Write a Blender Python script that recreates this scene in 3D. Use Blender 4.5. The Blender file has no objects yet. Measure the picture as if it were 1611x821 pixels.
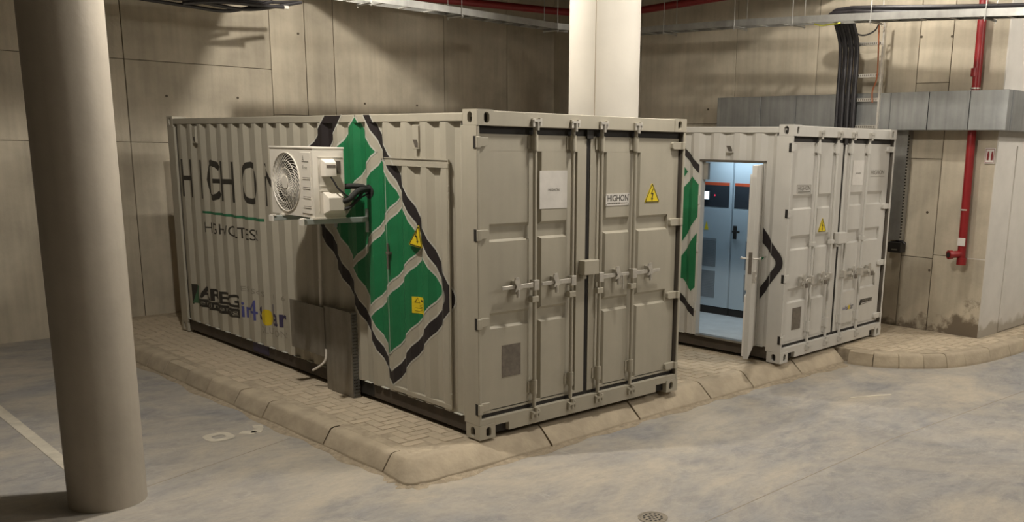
import bpy, bmesh, math, random
from mathutils import Vector, Matrix
rng = random.Random(7)
SC = bpy.context.scene
COL = SC.collection

# ------------------------------------------------------------------ camera
CP = (-4.3874, -5.69857, 2.33717)
YAW, PITCH, ROLL = 0.7807421, 0.2113713, 0.0172140
FPX, PX, PY = 1461.4612, 932.3317, 542.5565
W, H = 1611, 821
cam_d = bpy.data.cameras.new('camera')
cam = bpy.data.objects.new('camera', cam_d); COL.objects.link(cam)
fw = Vector((math.sin(YAW)*math.cos(PITCH), math.cos(YAW)*math.cos(PITCH), -math.sin(PITCH)))
r0 = Vector((math.cos(YAW), -math.sin(YAW), 0)); u0 = r0.cross(fw)
rt = math.cos(ROLL)*r0 + math.sin(ROLL)*u0
up = -math.sin(ROLL)*r0 + math.cos(ROLL)*u0
M3 = Matrix((rt, up, -fw)).transposed()
cam.matrix_world = Matrix.Translation(CP) @ M3.to_4x4()
cam_d.sensor_fit = 'HORIZONTAL'; cam_d.sensor_width = 36
cam_d.lens = FPX/W*36
cam_d.shift_x = (W/2-PX)/W
cam_d.shift_y = (PY-H/2)/W
cam_d.clip_end = 200
SC.camera = cam

# ------------------------------------------------------------------ world, light, exposure
wd = bpy.data.worlds.new('world'); SC.world = wd; wd.use_nodes = True
wd.node_tree.nodes['Background'].inputs[0].default_value = (1, .9, .75, 1)
wd.node_tree.nodes['Background'].inputs[1].default_value = 0.003
SC.view_settings.view_transform = 'Standard'; SC.view_settings.look = 'None'
SC.view_settings.gamma = 1; SC.view_settings.use_curve_mapping = False
SC.view_settings.exposure = 0.0
def point(name, loc, watt, rad=.2, col=(1, .94, .85)):
    d = bpy.data.lights.new(name, 'POINT'); d.energy = watt; d.color = col; d.shadow_soft_size = rad
    o = bpy.data.objects.new(name, d); o.location = loc; COL.objects.link(o); return o
def area(name, loc, watt, sx, sy, col=(1, .94, .85), rot=(0, 0, 0)):
    d = bpy.data.lights.new(name, 'AREA'); d.shape = 'RECTANGLE'; d.size = sx; d.size_y = sy
    d.energy = watt; d.color = col
    o = bpy.data.objects.new(name, d); o.location = loc; o.rotation_euler = rot; COL.objects.link(o); return o
LAMPS = [('lamp_aisle', (1.72, -1.0, 4.95), 370, 0), ('lamp_bay', (-1.6, .9, 4.95), 470, 90), ('lamp_rear', (1.72, 3.6, 4.95), 380, 90),
         ('lamp_wall', (5.5, .4, 4.95), 150, 90), ('lamp_lane', (9.6, -4.2, 4.95), 460, 0), ('lamp_drive', (6, -6.5, 4.95), 330, 0),
         ('lamp_gate', (5.0, -1.5, 4.95), 75, 0)]
for n, l, w_, a in LAMPS:
    point(n, (l[0], l[1], l[2]-.16), w_, .05 if n in ('lamp_rear', 'lamp_wall', 'lamp_bay') else .2)

# ------------------------------------------------------------------ materials
def mat(name, col, rough=.6, metal=0., var=.12, scale=6., bump=0., bscale=40., streak=0., col2=None, obj_var=0., emit=None, spec=.5, stretch=None):
    m = bpy.data.materials.new(name); m.use_nodes = True
    nt = m.node_tree; N = nt.nodes; L = nt.links; b = N['Principled BSDF']
    b.inputs['Roughness'].default_value = rough; b.inputs['Metallic'].default_value = metal
    b.inputs['Specular IOR Level'].default_value = spec
    tc = N.new('ShaderNodeTexCoord'); src = tc.outputs['Object']
    if stretch:
        mp = N.new('ShaderNodeMapping'); mp.inputs['Scale'].default_value = stretch
        L.new(src, mp.inputs[0]); src = mp.outputs[0]
    c1 = (*col, 1); c2 = (*(col2 if col2 else [c*(1-var) for c in col]), 1)
    no = N.new('ShaderNodeTexNoise'); no.inputs['Scale'].default_value = scale; no.inputs['Detail'].default_value = 6; no.inputs['Roughness'].default_value = .6
    L.new(src, no.inputs['Vector'])
    cr = N.new('ShaderNodeValToRGB'); cr.color_ramp.elements[0].position = .35; cr.color_ramp.elements[1].position = .65
    cr.color_ramp.elements[0].color = c2; cr.color_ramp.elements[1].color = c1
    L.new(no.outputs[0], cr.inputs[0]); out = cr.outputs[0]
    if streak:
        mp = N.new('ShaderNodeMapping'); mp.inputs['Scale'].default_value = (9, 9, .5); L.new(tc.outputs['Object'], mp.inputs[0])
        n2 = N.new('ShaderNodeTexNoise'); n2.inputs['Scale'].default_value = 1.4; n2.inputs['Detail'].default_value = 5; L.new(mp.outputs[0], n2.inputs['Vector'])
        r2 = N.new('ShaderNodeMapRange'); r2.inputs[1].default_value = .4; r2.inputs[2].default_value = .75; r2.inputs[3].default_value = 1; r2.inputs[4].default_value = 1-streak
        L.new(n2.outputs[0], r2.inputs[0])
        mx = N.new('ShaderNodeMix'); mx.data_type = 'RGBA'; mx.blend_type = 'MULTIPLY'; mx.inputs[0].default_value = 1
        L.new(out, mx.inputs[6]); L.new(r2.outputs[0], mx.inputs[7]); out = mx.outputs[2]
    if obj_var:
        oi = N.new('ShaderNodeObjectInfo'); r3 = N.new('ShaderNodeMapRange'); r3.inputs[3].default_value = 1-obj_var; r3.inputs[4].default_value = 1+obj_var*.5
        L.new(oi.outputs['Random'], r3.inputs[0])
        mx = N.new('ShaderNodeMix'); mx.data_type = 'RGBA'; mx.blend_type = 'MULTIPLY'; mx.inputs[0].default_value = 1
        L.new(out, mx.inputs[6]); L.new(r3.outputs[0], mx.inputs[7]); out = mx.outputs[2]
    L.new(out, b.inputs['Base Color'])
    if bump:
        nb = N.new('ShaderNodeTexNoise'); nb.inputs['Scale'].default_value = bscale; nb.inputs['Detail'].default_value = 4; L.new(src, nb.inputs['Vector'])
        bp = N.new('ShaderNodeBump'); bp.inputs['Strength'].default_value = bump; bp.inputs['Distance'].default_value = .01
        L.new(nb.outputs[0], bp.inputs['Height']); L.new(bp.outputs[0], b.inputs['Normal'])
    if emit:
        b.inputs['Emission Color'].default_value = (*emit[0], 1); b.inputs['Emission Strength'].default_value = emit[1]
    return m
def floor_mat():
    m = bpy.data.materials.new('polished_concrete_floor'); m.use_nodes = True
    nt = m.node_tree; N = nt.nodes; L = nt.links; b = N['Principled BSDF']
    tc = N.new('ShaderNodeTexCoord')
    def noise(sc, det, rough, stretch=(1, 1, 1), dist=0., off=0):
        mp = N.new('ShaderNodeMapping'); mp.inputs['Scale'].default_value = stretch; mp.inputs['Location'].default_value = (off, off*.7, 0)
        mp.inputs['Rotation'].default_value = (0, 0, .45)
        L.new(tc.outputs['Object'], mp.inputs[0])
        n = N.new('ShaderNodeTexNoise'); n.inputs['Scale'].default_value = sc; n.inputs['Detail'].default_value = det; n.inputs['Roughness'].default_value = rough; n.inputs['Distortion'].default_value = dist
        L.new(mp.outputs[0], n.inputs['Vector']); return n.outputs[0]
    def rng_(s, a, c, lo=0., hi=1.):
        r = N.new('ShaderNodeMapRange'); r.inputs[1].default_value = a; r.inputs[2].default_value = c; r.inputs[3].default_value = lo; r.inputs[4].default_value = hi; L.new(s, r.inputs[0]); return r.outputs[0]
    def mix(f, a, c, mode='MIX'):
        x = N.new('ShaderNodeMix'); x.data_type = 'RGBA'; x.blend_type = mode
        for s, i in ((f, 0), (a, 6), (c, 7)):
            if isinstance(s, (tuple, float, int)): x.inputs[i].default_value = s
            else: L.new(s, x.inputs[i])
        return x.outputs[2]
    tan = (.45, .40, .325, 1); grey = (.295, .29, .285, 1); dark = (.155, .155, .16, 1); pale = (.52, .485, .43, 1); dust = (.47, .40, .30, 1)
    def mul(x, y):
        m_ = N.new('ShaderNodeMath'); m_.operation = 'MULTIPLY'
        for q, i in ((x, 0), (y, 1)):
            if isinstance(q, float): m_.inputs[i].default_value = q
            else: L.new(q, m_.inputs[i])
        return m_.outputs[0]
    big = rng_(noise(.55, 8, .70, (1, 1.4, 1), .5, 3.1), .40, .62)           # worn grey areas in the tan
    blot = rng_(noise(2.3, 12, .78, (1, 1.8, 1), 1.0, 9.3), .46, .60)        # blotches inside them
    fine = rng_(noise(9.0, 12, .82, (1, 2.2, 1), .6, 5.7), .44, .64)         # trowel mottling
    wht = rng_(noise(5.0, 12, .84, (2.0, 1, 1), .8, 17.), .55, .68)          # pale scuffs
    c = mix(big, tan, grey)
    c = mix(mul(mul(big, blot), .55), c, dark)
    c = mix(mul(fine, .26), c, dark)
    c = mix(mul(wht, .55), c, pale)
    L.new(c, b.inputs['Base Color'])
    L.new(rng_(noise(3., 6, .6), .3, .7, .42, .68), b.inputs['Roughness'])
    bp = N.new('ShaderNodeBump'); bp.inputs['Strength'].default_value = .12; bp.inputs['Distance'].default_value = .01
    L.new(noise(22, 5, .6), bp.inputs['Height']); L.new(bp.outputs[0], b.inputs['Normal'])
    b.inputs['Specular IOR Level'].default_value = .35
    return m
def white_wall_mat():
    m = mat('white_painted_wall', (.60, .57, .52), .8, var=.1, scale=2.5, bump=.15, bscale=60)
    nt = m.node_tree; N = nt.nodes; L = nt.links; b = N['Principled BSDF']
    old = b.inputs['Base Color'].links[0].from_socket
    tc = N.new('ShaderNodeTexCoord'); sp = N.new('ShaderNodeSeparateXYZ'); L.new(tc.outputs['Object'], sp.inputs[0])
    n = N.new('ShaderNodeTexNoise'); n.inputs['Scale'].default_value = 5; n.inputs['Detail'].default_value = 6; L.new(tc.outputs['Object'], n.inputs['Vector'])
    a = N.new('ShaderNodeMath'); a.operation = 'MULTIPLY_ADD'; a.inputs[1].default_value = -.30; L.new(n.outputs[0], a.inputs[0]); L.new(sp.outputs[2], a.inputs[2])
    g = N.new('ShaderNodeMapRange'); g.inputs[1].default_value = -.05; g.inputs[2].default_value = .01; L.new(a.outputs[0], g.inputs[0])
    mx = N.new('ShaderNodeMix'); mx.data_type = 'RGBA'; mx.inputs[6].default_value = (.36, .325, .27, 1); L.new(g.outputs[0], mx.inputs[0]); L.new(old, mx.inputs[7])
    L.new(mx.outputs[2], b.inputs['Base Color']); return m
PAINT1 = (.42, .387, .31); PAINT1_LIT = (.56, .54, .495)
M = dict(
    floor=floor_mat(),
    concrete=mat('cast_concrete', (.54, .475, .365), .85, var=.25, scale=1.6, bump=.25, bscale=30, streak=.13, obj_var=.10),
    joint=mat('dark_joint', (.10, .08, .055), .95),
    white=white_wall_mat(),
    column=mat('column_concrete', (.43, .385, .32), .75, var=.12, scale=2.2, bump=.12, bscale=25, streak=.08),
    column2=mat('column_painted', (.63, .595, .53), .7, var=.05, scale=2, bump=.05),
    seam=mat('column_seam', (.40, .35, .28), .8),
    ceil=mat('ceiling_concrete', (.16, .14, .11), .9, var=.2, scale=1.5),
    kerb=mat('kerb_concrete', (.46, .385, .28), .9, var=.22, scale=5, bump=.35, bscale=28, obj_var=.08),
    paver=mat('paver_concrete', (.52, .435, .32), .9, var=.12, scale=9, bump=.15, bscale=60, obj_var=.09),
    drift=mat('drift_sand', (.40, .33, .235), .95, var=.35, scale=18, bump=.6, bscale=70),
    sand=mat('sand_bed', (.46, .385, .28), .95, var=.3, scale=12, bump=.3),
    paint1=mat('container_paint', PAINT1, .5, var=.07, scale=3.5, bump=.03, bscale=12, streak=.06),
    paint1_lit=mat('container_paint_lit', PAINT1_LIT, .5, var=.05, scale=3.5, bump=.03, bscale=12, streak=.04),  # same paint as the nearer container; its whiter lighting is in the colour
    chassis=mat('chassis_brown', (.075, .058, .042), .7, var=.3, scale=8),
    rubber=mat('black_rubber', (.018, .015, .012), .7),
    brown=mat('brown_inner_post', (.10, .085, .068), .6),
    galv=mat('galvanised_steel', (.42, .415, .39), .42, .75, var=.22, scale=5, streak=.15),
    duct=mat('duct_steel', (.40, .41, .405), .40, .7, var=.18, scale=3, streak=.25),
    coverplate=mat('zinc_cover', (.30, .275, .23), .45, .6, var=.2, scale=6, streak=.2),
    zinc=mat('zinc_fitting', (.62, .59, .53), .4, .5, var=.2, scale=20),
    green=mat('green_paint', (.012, .165, .06), .45, var=.12, scale=6),
    black=mat('black_paint', (.022, .017, .018), .5, var=.2, scale=6),
    outline=mat('pale_outline', (.52, .52, .46), .5),
    greyband=mat('grey_band', (.40, .385, .34), .5),
    lettering=mat('lettering_black', (.03, .026, .02), .55),
    letgreen=mat('lettering_green', (.03, .16, .075), .55),
    darkgreen=mat('logo_green', (.06, .14, .07), .55),
    letgrey=mat('lettering_grey', (.17, .155, .125), .6),
    faint=mat('lettering_faint', (.26, .24, .19), .6),
    blue=mat('lettering_blue', (.075, .08, .26), .55),
    navy=mat('lettering_navy', (.045, .035, .085), .55),
    sun=mat('sun_yellow', (.62, .46, .015), .5),
    yellow=mat('sign_yellow', (.78, .60, .02), .45),
    signblack=mat('sign_black', (.03, .025, .01), .5),
    stickerwhite=mat('sticker_white', (.70, .67, .62), .5),
    plate=mat('data_plate', (.20, .175, .145), .45, .3, var=.3, scale=30),
    acwhite=mat('ac_enamel', (.74, .695, .61), .4, var=.04, scale=4),
    acdark=mat('ac_interior', (.05, .043, .035), .7),
    pvc=mat('white_pvc', (.74, .70, .63), .4),
    insul=mat('black_insulation', (.022, .022, .020), .8, bump=.3, bscale=60),
    bracket=mat('bracket_paint', (.36, .39, .37), .45, .2, var=.15),
    red=mat('red_pipe', (.27, .012, .014), .4, var=.2, scale=5),
    dred=mat('dark_red_pipe', (.22, .015, .015), .5),
    cable=mat('black_cable', (.022, .020, .022), .5),
    orange=mat('orange_cable', (.30, .09, .03), .5),
    linepaint=mat('road_white', (.60, .55, .45), .8, var=.22, scale=7),
    ironc=mat('drain_iron', (.30, .26, .20), .6, .2, var=.3, scale=20),
    cab=mat('cabinet_enamel', (.42, .50, .55), .4, var=.04, scale=2),
    cabdark=mat('cabinet_dark', (.030, .036, .045), .35),
    cabvent=mat('cabinet_vent', (.22, .25, .27), .6),
    caborange=mat('cabinet_orange', (.55, .085, .03), .45),
    lining=mat('container_lining', (.62, .66, .68), .5, var=.05),
    inner_floor=mat('inner_floor', (.55, .60, .62), .45, var=.15, scale=5),
    screen=mat('lit_screen', (.6, .8, .9), .3, emit=((.75, .92, 1), 2.2)),
    led=mat('red_led', (.5, .02, .05), .3, emit=((1, .05, .12), .6)),
    tube=mat('lamp_tube', (1, 1, 1), .4, emit=((1, .95, .88), 3.)),
    tube_in=mat('lamp_tube_cool', (1, 1, 1), .4, emit=((.8, .92, 1), 4.)),
    rope=mat('yellow_rope', (.55, .55, .08), .7),
)

def stain(m, zmax):                    # damp, sooty patches with ragged outlines along the foot of the wall
    m = m.copy(); m.name = 'cast_concrete_stained'
    nt = m.node_tree; N = nt.nodes; L = nt.links; b = N['Principled BSDF']; old = b.inputs['Base Color'].links[0].from_socket
    ge = N.new('ShaderNodeNewGeometry'); sp = N.new('ShaderNodeSeparateXYZ'); L.new(ge.outputs['Position'], sp.inputs[0])
    n = N.new('ShaderNodeTexNoise'); n.inputs['Scale'].default_value = 2.6; n.inputs['Detail'].default_value = 8; n.inputs['Roughness'].default_value = .65; L.new(ge.outputs['Position'], n.inputs['Vector'])
    a = N.new('ShaderNodeMath'); a.operation = 'MULTIPLY_ADD'; a.inputs[1].default_value = -1.9; L.new(n.outputs[0], a.inputs[0]); L.new(sp.outputs[2], a.inputs[2])
    g = N.new('ShaderNodeMapRange'); g.inputs[1].default_value = -1.0+zmax-.12; g.inputs[2].default_value = -1.0+zmax+.06; L.new(a.outputs[0], g.inputs[0])
    mx = N.new('ShaderNodeMix'); mx.data_type = 'RGBA'; mx.inputs[6].default_value = (.17, .135, .095, 1); L.new(g.outputs[0], mx.inputs[0]); L.new(old, mx.inputs[7])
    L.new(mx.outputs[2], b.inputs['Base Color']); return m
M['concrete_stained'] = stain(M['concrete'], .22)
# ------------------------------------------------------------------ helpers
class MB:
    def __init__(s): s.v = []; s.f = []
    def add(s, vs, fs):
        o = len(s.v); s.v += [tuple(v) for v in vs]; s.f += [tuple(i+o for i in f) for f in fs]; return s
    def box(s, a, b):
        (x0, y0, z0), (x1, y1, z1) = a, b
        return s.add([(x0,y0,z0),(x1,y0,z0),(x1,y1,z0),(x0,y1,z0),(x0,y0,z1),(x1,y0,z1),(x1,y1,z1),(x0,y1,z1)],
                     [(0,3,2,1),(4,5,6,7),(0,1,5,4),(1,2,6,5),(2,3,7,6),(3,0,4,7)])
    def cyl(s, p, q, r, n=10, r2=None, cap=True):
        p = Vector(p); q = Vector(q); d = (q-p).normalized()
        a = d.orthogonal().normalized(); b = d.cross(a); r2 = r if r2 is None else r2
        vs = []
        for c, rr in ((p, r), (q, r2)):
            for i in range(n):
                t = 2*math.pi*i/n; vs.append(c + a*math.cos(t)*rr + b*math.sin(t)*rr)
        fs = [(i, (i+1) % n, n+(i+1) % n, n+i) for i in range(n)]
        if cap: fs += [tuple(range(n-1, -1, -1)), tuple(range(n, 2*n))]
        return s.add(vs, fs)
    def tube(s, pts, r, n=8):
        pts = [Vector(p) for p in pts]; rings = []; prev = None
        for i, p in enumerate(pts):
            d = (pts[min(i+1, len(pts)-1)]-pts[max(i-1, 0)]).normalized()
            a = d.orthogonal().normalized() if prev is None else (prev - d*prev.dot(d)).normalized()
            prev = a; b = d.cross(a)
            rings.append([p + a*math.cos(2*math.pi*k/n)*r + b*math.sin(2*math.pi*k/n)*r for k in range(n)])
        vs = [v for R in rings for v in R]; fs = []
        for i in range(len(pts)-1):
            for k in range(n): fs.append((i*n+k, i*n+(k+1) % n, (i+1)*n+(k+1) % n, (i+1)*n+k))
        fs += [tuple(range(n-1, -1, -1)), tuple(range((len(pts)-1)*n, len(pts)*n))]
        return s.add(vs, fs)
    def prism(s, poly, fn, d0, d1):        # 2-D outline, fn(u, v, d) -> point
        n = len(poly); vs = [fn(u, v, d0) for u, v in poly]+[fn(u, v, d1) for u, v in poly]
        return s.add(vs, [tuple(range(n-1, -1, -1)), tuple(range(n, 2*n))]+[(i, (i+1) % n, n+(i+1) % n, n+i) for i in range(n)])
    def frustum(s, fn, u0, u1, v0, v1, ins, d0, d1):   # raised pillow: base rect at depth d0, top rect inset at d1
        l, r, b, t = ins if isinstance(ins, tuple) else (ins,)*4
        vs = [fn(u0,v0,d0),fn(u1,v0,d0),fn(u1,v1,d0),fn(u0,v1,d0),fn(u0+l,v0+b,d1),fn(u1-r,v0+b,d1),fn(u1-r,v1-t,d1),fn(u0+l,v1-t,d1)]
        return s.add(vs, [(4,5,6,7),(0,1,5,4),(1,2,6,5),(2,3,7,6),(3,0,4,7)])
    def mesh(s, name):
        m = bpy.data.meshes.new(name); m.from_pydata(s.v, [], s.f); return m
    def build(s, name, m, parent=None, bevel=0., smooth=None, seg=1, tri=False):
        me = s.mesh(name); bm = bmesh.new(); bm.from_mesh(me)
        bmesh.ops.recalc_face_normals(bm, faces=bm.faces)
        if bevel:
            ed = [e for e in bm.edges if len(e.link_faces) == 2 and e.calc_face_angle(0) > .6]
            bmesh.ops.bevel(bm, geom=ed, offset=bevel, segments=seg, affect='EDGES', profile=.5, clamp_overlap=True)
        if tri: bmesh.ops.triangulate(bm, faces=bm.faces)
        bm.to_mesh(me); bm.free()
        return link(name, me, m, parent, smooth)
def link(name, me, m, parent=None, smooth=None):
    if smooth:
        for p in me.polygons: p.use_smooth = True
        me.set_sharp_from_angle(angle=math.radians(smooth))
    o = bpy.data.objects.new(name, me); COL.objects.link(o)
    if m and not me.materials: me.materials.append(m)
    if parent: o.parent = parent
    return o
def tag(o, label=None, cat=None, group=None, kind=None):
    for k, v in (('label', label), ('category', cat), ('group', group), ('kind', kind)):
        if v: o[k] = v
    return o
def thing(name, label, cat, loc=(0, 0, 0), rz=0., group=None):
    o = bpy.data.objects.new(name, None); o.empty_display_size = .2; COL.objects.link(o)
    o.location = loc; o.rotation_euler = (0, 0, rz)
    return tag(o, label, cat, group)
def struct(o): o['kind'] = 'structure'; return o
def recenter(o, c):
    c = Vector(c); o.data.transform(Matrix.Translation(-c)); o.location = c; return o
def smoothpath(pts, n=6):
    P = [Vector(p) for p in pts]; out = []
    for i in range(len(P)-1):
        a = P[max(i-1, 0)]; b = P[i]; c = P[i+1]; d = P[min(i+2, len(P)-1)]
        for k in range(n):
            t = k/n
            out.append(.5*((2*b)+(c-a)*t+(2*a-5*b+4*c-d)*t*t+(3*b-a-3*c+d)*t**3))
    return out+[P[-1]]
_tc = {}
def text2d(body, bold=0.):                     # lettering outline, normalised to its own bounding box
    if (body, bold) in _tc: return _tc[body, bold]
    cu = bpy.data.curves.new('t', 'FONT'); cu.body = body; cu.resolution_u = 3; cu.offset = bold
    o = bpy.data.objects.new('t', cu); COL.objects.link(o); bpy.context.view_layer.update()
    me = bpy.data.meshes.new_from_object(o.evaluated_get(bpy.context.evaluated_depsgraph_get()))
    vs = [(v.co.x, v.co.y) for v in me.vertices]; fs = [tuple(p.vertices) for p in me.polygons]
    x0 = min(v[0] for v in vs); x1 = max(v[0] for v in vs); y0 = min(v[1] for v in vs); y1 = max(v[1] for v in vs)
    vs = [((x-x0)/(x1-x0), (y-y0)/max(y1-y0, 1e-6)) for x, y in vs]
    bpy.data.objects.remove(o); bpy.data.curves.remove(cu); bpy.data.meshes.remove(me)
    _tc[body, bold] = (vs, fs); return vs, fs
def ribbon(poly, w, closed=True):     # thin stroke along a 2-D outline: list of quads
    out = []; n = len(poly)
    for i in range(n if closed else n-1):
        a = Vector(poly[i]); b = Vector(poly[(i+1) % n]); d = (b-a)
        if d.length < 1e-6: continue
        d.normalize(); q = Vector((-d.y, d.x))*w/2; a = a-d*w/2; b = b+d*w/2
        out.append([a-q, b-q, b+q, a+q])
    return out
def roundpoly(poly, rads, n=5):       # round chosen corners of an outline
    out = []; m = len(poly)
    for i, p in enumerate(poly):
        r = rads.get(i, 0); p = Vector(p)
        if not r: out.append(tuple(p)); continue
        a = (Vector(poly[i-1])-p).normalized(); b = (Vector(poly[(i+1) % m])-p).normalized()
        s = p+a*r; e = p+b*r
        for k in range(n+1):
            t = k/n; out.append(tuple(s*(1-t)**2+p*2*t*(1-t)+e*t*t))
    return out
def clampuv(v, a, b): return max(a, min(b, v))

# ------------------------------------------------------------------ the setting
ZF = -0.17
fl = MB().box((-14, -14, ZF-.3), (18, 7.6, ZF)).build('floor', M['floor']); struct(fl)
cl = MB().box((-14, -14, 5.3), (18, 7.6, 5.6)).build('ceiling', M['ceil']); struct(cl)
shade_beam = MB().box((-.9, .75, 4.42), (1.55, 7.34, 5.3)).build('shade_beam_1', M['ceil']); struct(shade_beam)  # unseen beam, placed to cast the slanted shadow edge on the back wall
shade_beam3 = MB().box((2.35, 2.8, 4.45), (2.75, 7.34, 5.3)).build('shade_beam_4', M['ceil']); struct(shade_beam3)  # unseen beam, added to keep the rear lamp off the back wall's right
struct(MB().box((2.75, 1.35, 4.45), (7.42, 1.75, 5.3)).build('shade_beam_5', M['ceil']))  # unseen beam, added to hold the wall lamp's light off the back wall
shade_beam2 = MB().box((-14, 1.87, 4.45), (-.9, 2.25, 5.3)).build('shade_beam_3', M['ceil']); struct(shade_beam2)  # unseen beam, added to shade the upper left of the back wall

def panel_wall(name, axis, pos, thick, us, zs, m, hole=()):
    # panels (own edges, recessed joints) on a dark backing; axis 'y': wall plane y=pos, u = x; axis 'x': wall plane x=pos, u = y
    P = lambda u, z, d: (u, pos+d, z) if axis == 'y' else (pos+d, u, z)
    def bx(mb, u0, u1, z0, z1, d0, d1):
        a = P(u0, z0, d0); b = P(u1, z1, d1); return mb.box(tuple(map(min, a, b)), tuple(map(max, a, b)))
    root = bx(MB(), us[0], us[-1], -.4, 5.3, .016, thick).build(name, M['joint']); struct(root)
    for i in range(len(us)-1):
        zz = zs[i] if isinstance(zs[0], (list, tuple)) else zs
        for k in range(len(zz)-1):
            g = .005
            o = bx(MB(), us[i]+g, us[i+1]-g, zz[k]+g*.7, zz[k+1]-g*.7, rng.uniform(0, .004), .02).build('wall_panel', m, root, bevel=.004)
            c = P((us[i]+us[i+1])/2, (zz[k]+zz[k+1])/2, 0); recenter(o, c)
    for u, z in hole:
        a = P(u, z, -.004); b = P(u, z, .01)
        MB().cyl(a, b, .017, 10).build('tie_hole', M['joint'], root)
    return root
zb = [-.35, 2.28, 3.32, 5.3]
panel_wall('wall_back', 'y', 7.35, .3, [-14, -10, -8, -6, -4, -2, .01, 2.0, 2.54, 3.0, 5.0, 6.33, 7.44],
           [[-.35, 2.28, 5.3]]*5+[zb, zb]+[[-.35, 2.7, 5.3]]*5, M['concrete'], [(.508, 2.884), (1.477, 2.904), (2.434, 3.847), (3.492, 2.911), (4.449, 2.922), (-1.1, 2.9), (-.4, 1.1)])
zr = [-.35, .95, 2.24, 3.2, 5.3]
panel_wall('wall_right', 'x', 7.43, .3, [-.83, -.13, .315, 1.83, 3.25, 5.2, 7.36],
           [[-.35, 1.0, 5.3], zr, [-.35, 1.55, 2.24, 5.3], [-.35, 5.3], [-.35, 2.7, 5.3], [-.35, 2.7, 5.3]], M['concrete_stained'],
           [(3.747, 2.922), (.293, 3.78), (-.115, 3.76), (-.102, .793), (.0, 1.55), (.45, 1.05)])
wf = MB().box((7.434, -.838, -.4), (18, -.5, 5.3)).build('wall_front', M['white']); struct(wf)
pl = MB().box((8.02, -.852, .0), (18, -.80, 2.42)).build('trim_2', M['white']); struct(pl)
struct(MB().box((-14.3, -14, -.4), (-14, 7.6, 5.3)).build('wall_left', M['concrete']))
struct(MB().box((-14, -14.3, -.4), (18, -14, 5.3)).build('wall_near', M['concrete']))
struct(MB().box((18, -14, -.4), (18.3, -.5, 5.3)).build('wall_far', M['concrete']))

# lamps: fittings above the frame, at the lights
for n, l, w_, a in LAMPS:
    ca, sa = abs(math.cos(math.radians(a))), abs(math.sin(math.radians(a)))
    hx, hy = .62*ca+.06*sa, .62*sa+.06*ca
    t = thing('ceiling_lamp', {'lamp_aisle': 'white batten lamp on the ceiling before the nearer container', 'lamp_bay': 'white batten lamp on the ceiling between the bare column and the nearer container',
        'lamp_rear': 'white batten lamp between two added shade beams above the nearer container', 'lamp_wall': 'white batten lamp on the ceiling above the farther container',
        'lamp_gate': 'white batten lamp on the ceiling before the farther container',
        'lamp_lane': 'white batten lamp on the ceiling before the white wall', 'lamp_drive': 'white batten lamp on the ceiling behind the camera'}.get(n, 'white batten lamp on the ceiling'), 'lamp', (l[0], l[1], l[2]+.02))
    MB().box((-hx, -hy, .0), (hx, hy, .08)).build('housing', M['acwhite'], t, bevel=.01)
    MB().box((-.02, -.02, .08), (.02, .02, 5.3-l[2]-.02)).build('mount', M['galv'], t)

# floor joints and painted marks
def strip(pts, w, name, m, z=ZF, parent=None, th=.003):
    mb = MB()
    for i in range(len(pts)-1):
        a = Vector(pts[i]); b = Vector(pts[i+1]); d = (b-a).normalized(); q = Vector((-d.y, d.x))*w/2
        mb.prism([tuple(a-q), tuple(b-q), tuple(b+q), tuple(a+q)], lambda u, v, dd: (u, v, z+dd), -.002, th)
    return mb.build(name, m, parent)
jm = mat('floor_joint_filler', (.31, .275, .215), .9)
for p in ([(-2.3, 1.14), (-.84, 1.555)], [(.2, -2.02), (3.08, -1.96), (5.6, -2.08), (9, -2.2)]):
    strip(p, .009, 'floor_joint', jm, ZF, fl, .0008)
t = strip([(-2.455, 7.2), (-2.45, 1.15)], .095, 'parking_line', M['linepaint'])
tag(t, 'long white painted line on the floor passing behind the left round column', 'line')
def numeral(name, outer, inner, c, label):
    n = 20; vs = []; fs = []
    for r in (outer, inner):
        for i in range(n):
            t_ = 2*math.pi*i/n; ex = .62
            cx = math.copysign(abs(math.cos(t_))**ex, math.cos(t_)); sy = math.copysign(abs(math.sin(t_))**ex, math.sin(t_))
            vs.append((c[0]+r[0]*cx, c[1]+r[1]*sy, ZF+.003))
    fs = [(i, (i+1) % n, n+(i+1) % n, n+i) for i in range(n)]
    return tag(MB().add(vs, fs).build(name, M['linepaint']), label, 'number')
numeral('painted_numeral', (.118, .125), (.055, .052), (-1.285, 1.985), 'white painted numeral 0 on the grey floor, clear of the kerb')
strip([(-1.09, 1.99), (-1.0, 1.89), (-.93, 1.98), (-.89, 2.09)], .085, 'painted_numeral', M['linepaint'])
tag(bpy.data.objects['painted_numeral.001'], 'second white painted numeral, worn and half hidden against the kerb foot', 'number')
strip([(4.05, -.98), (4.35, -1.12), (4.5, -1.2)], .035, 'paint_splash', M['linepaint']); tag(bpy.data.objects['paint_splash'], 'small white paint splash on the floor before the farther container', 'paint mark')

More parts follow.
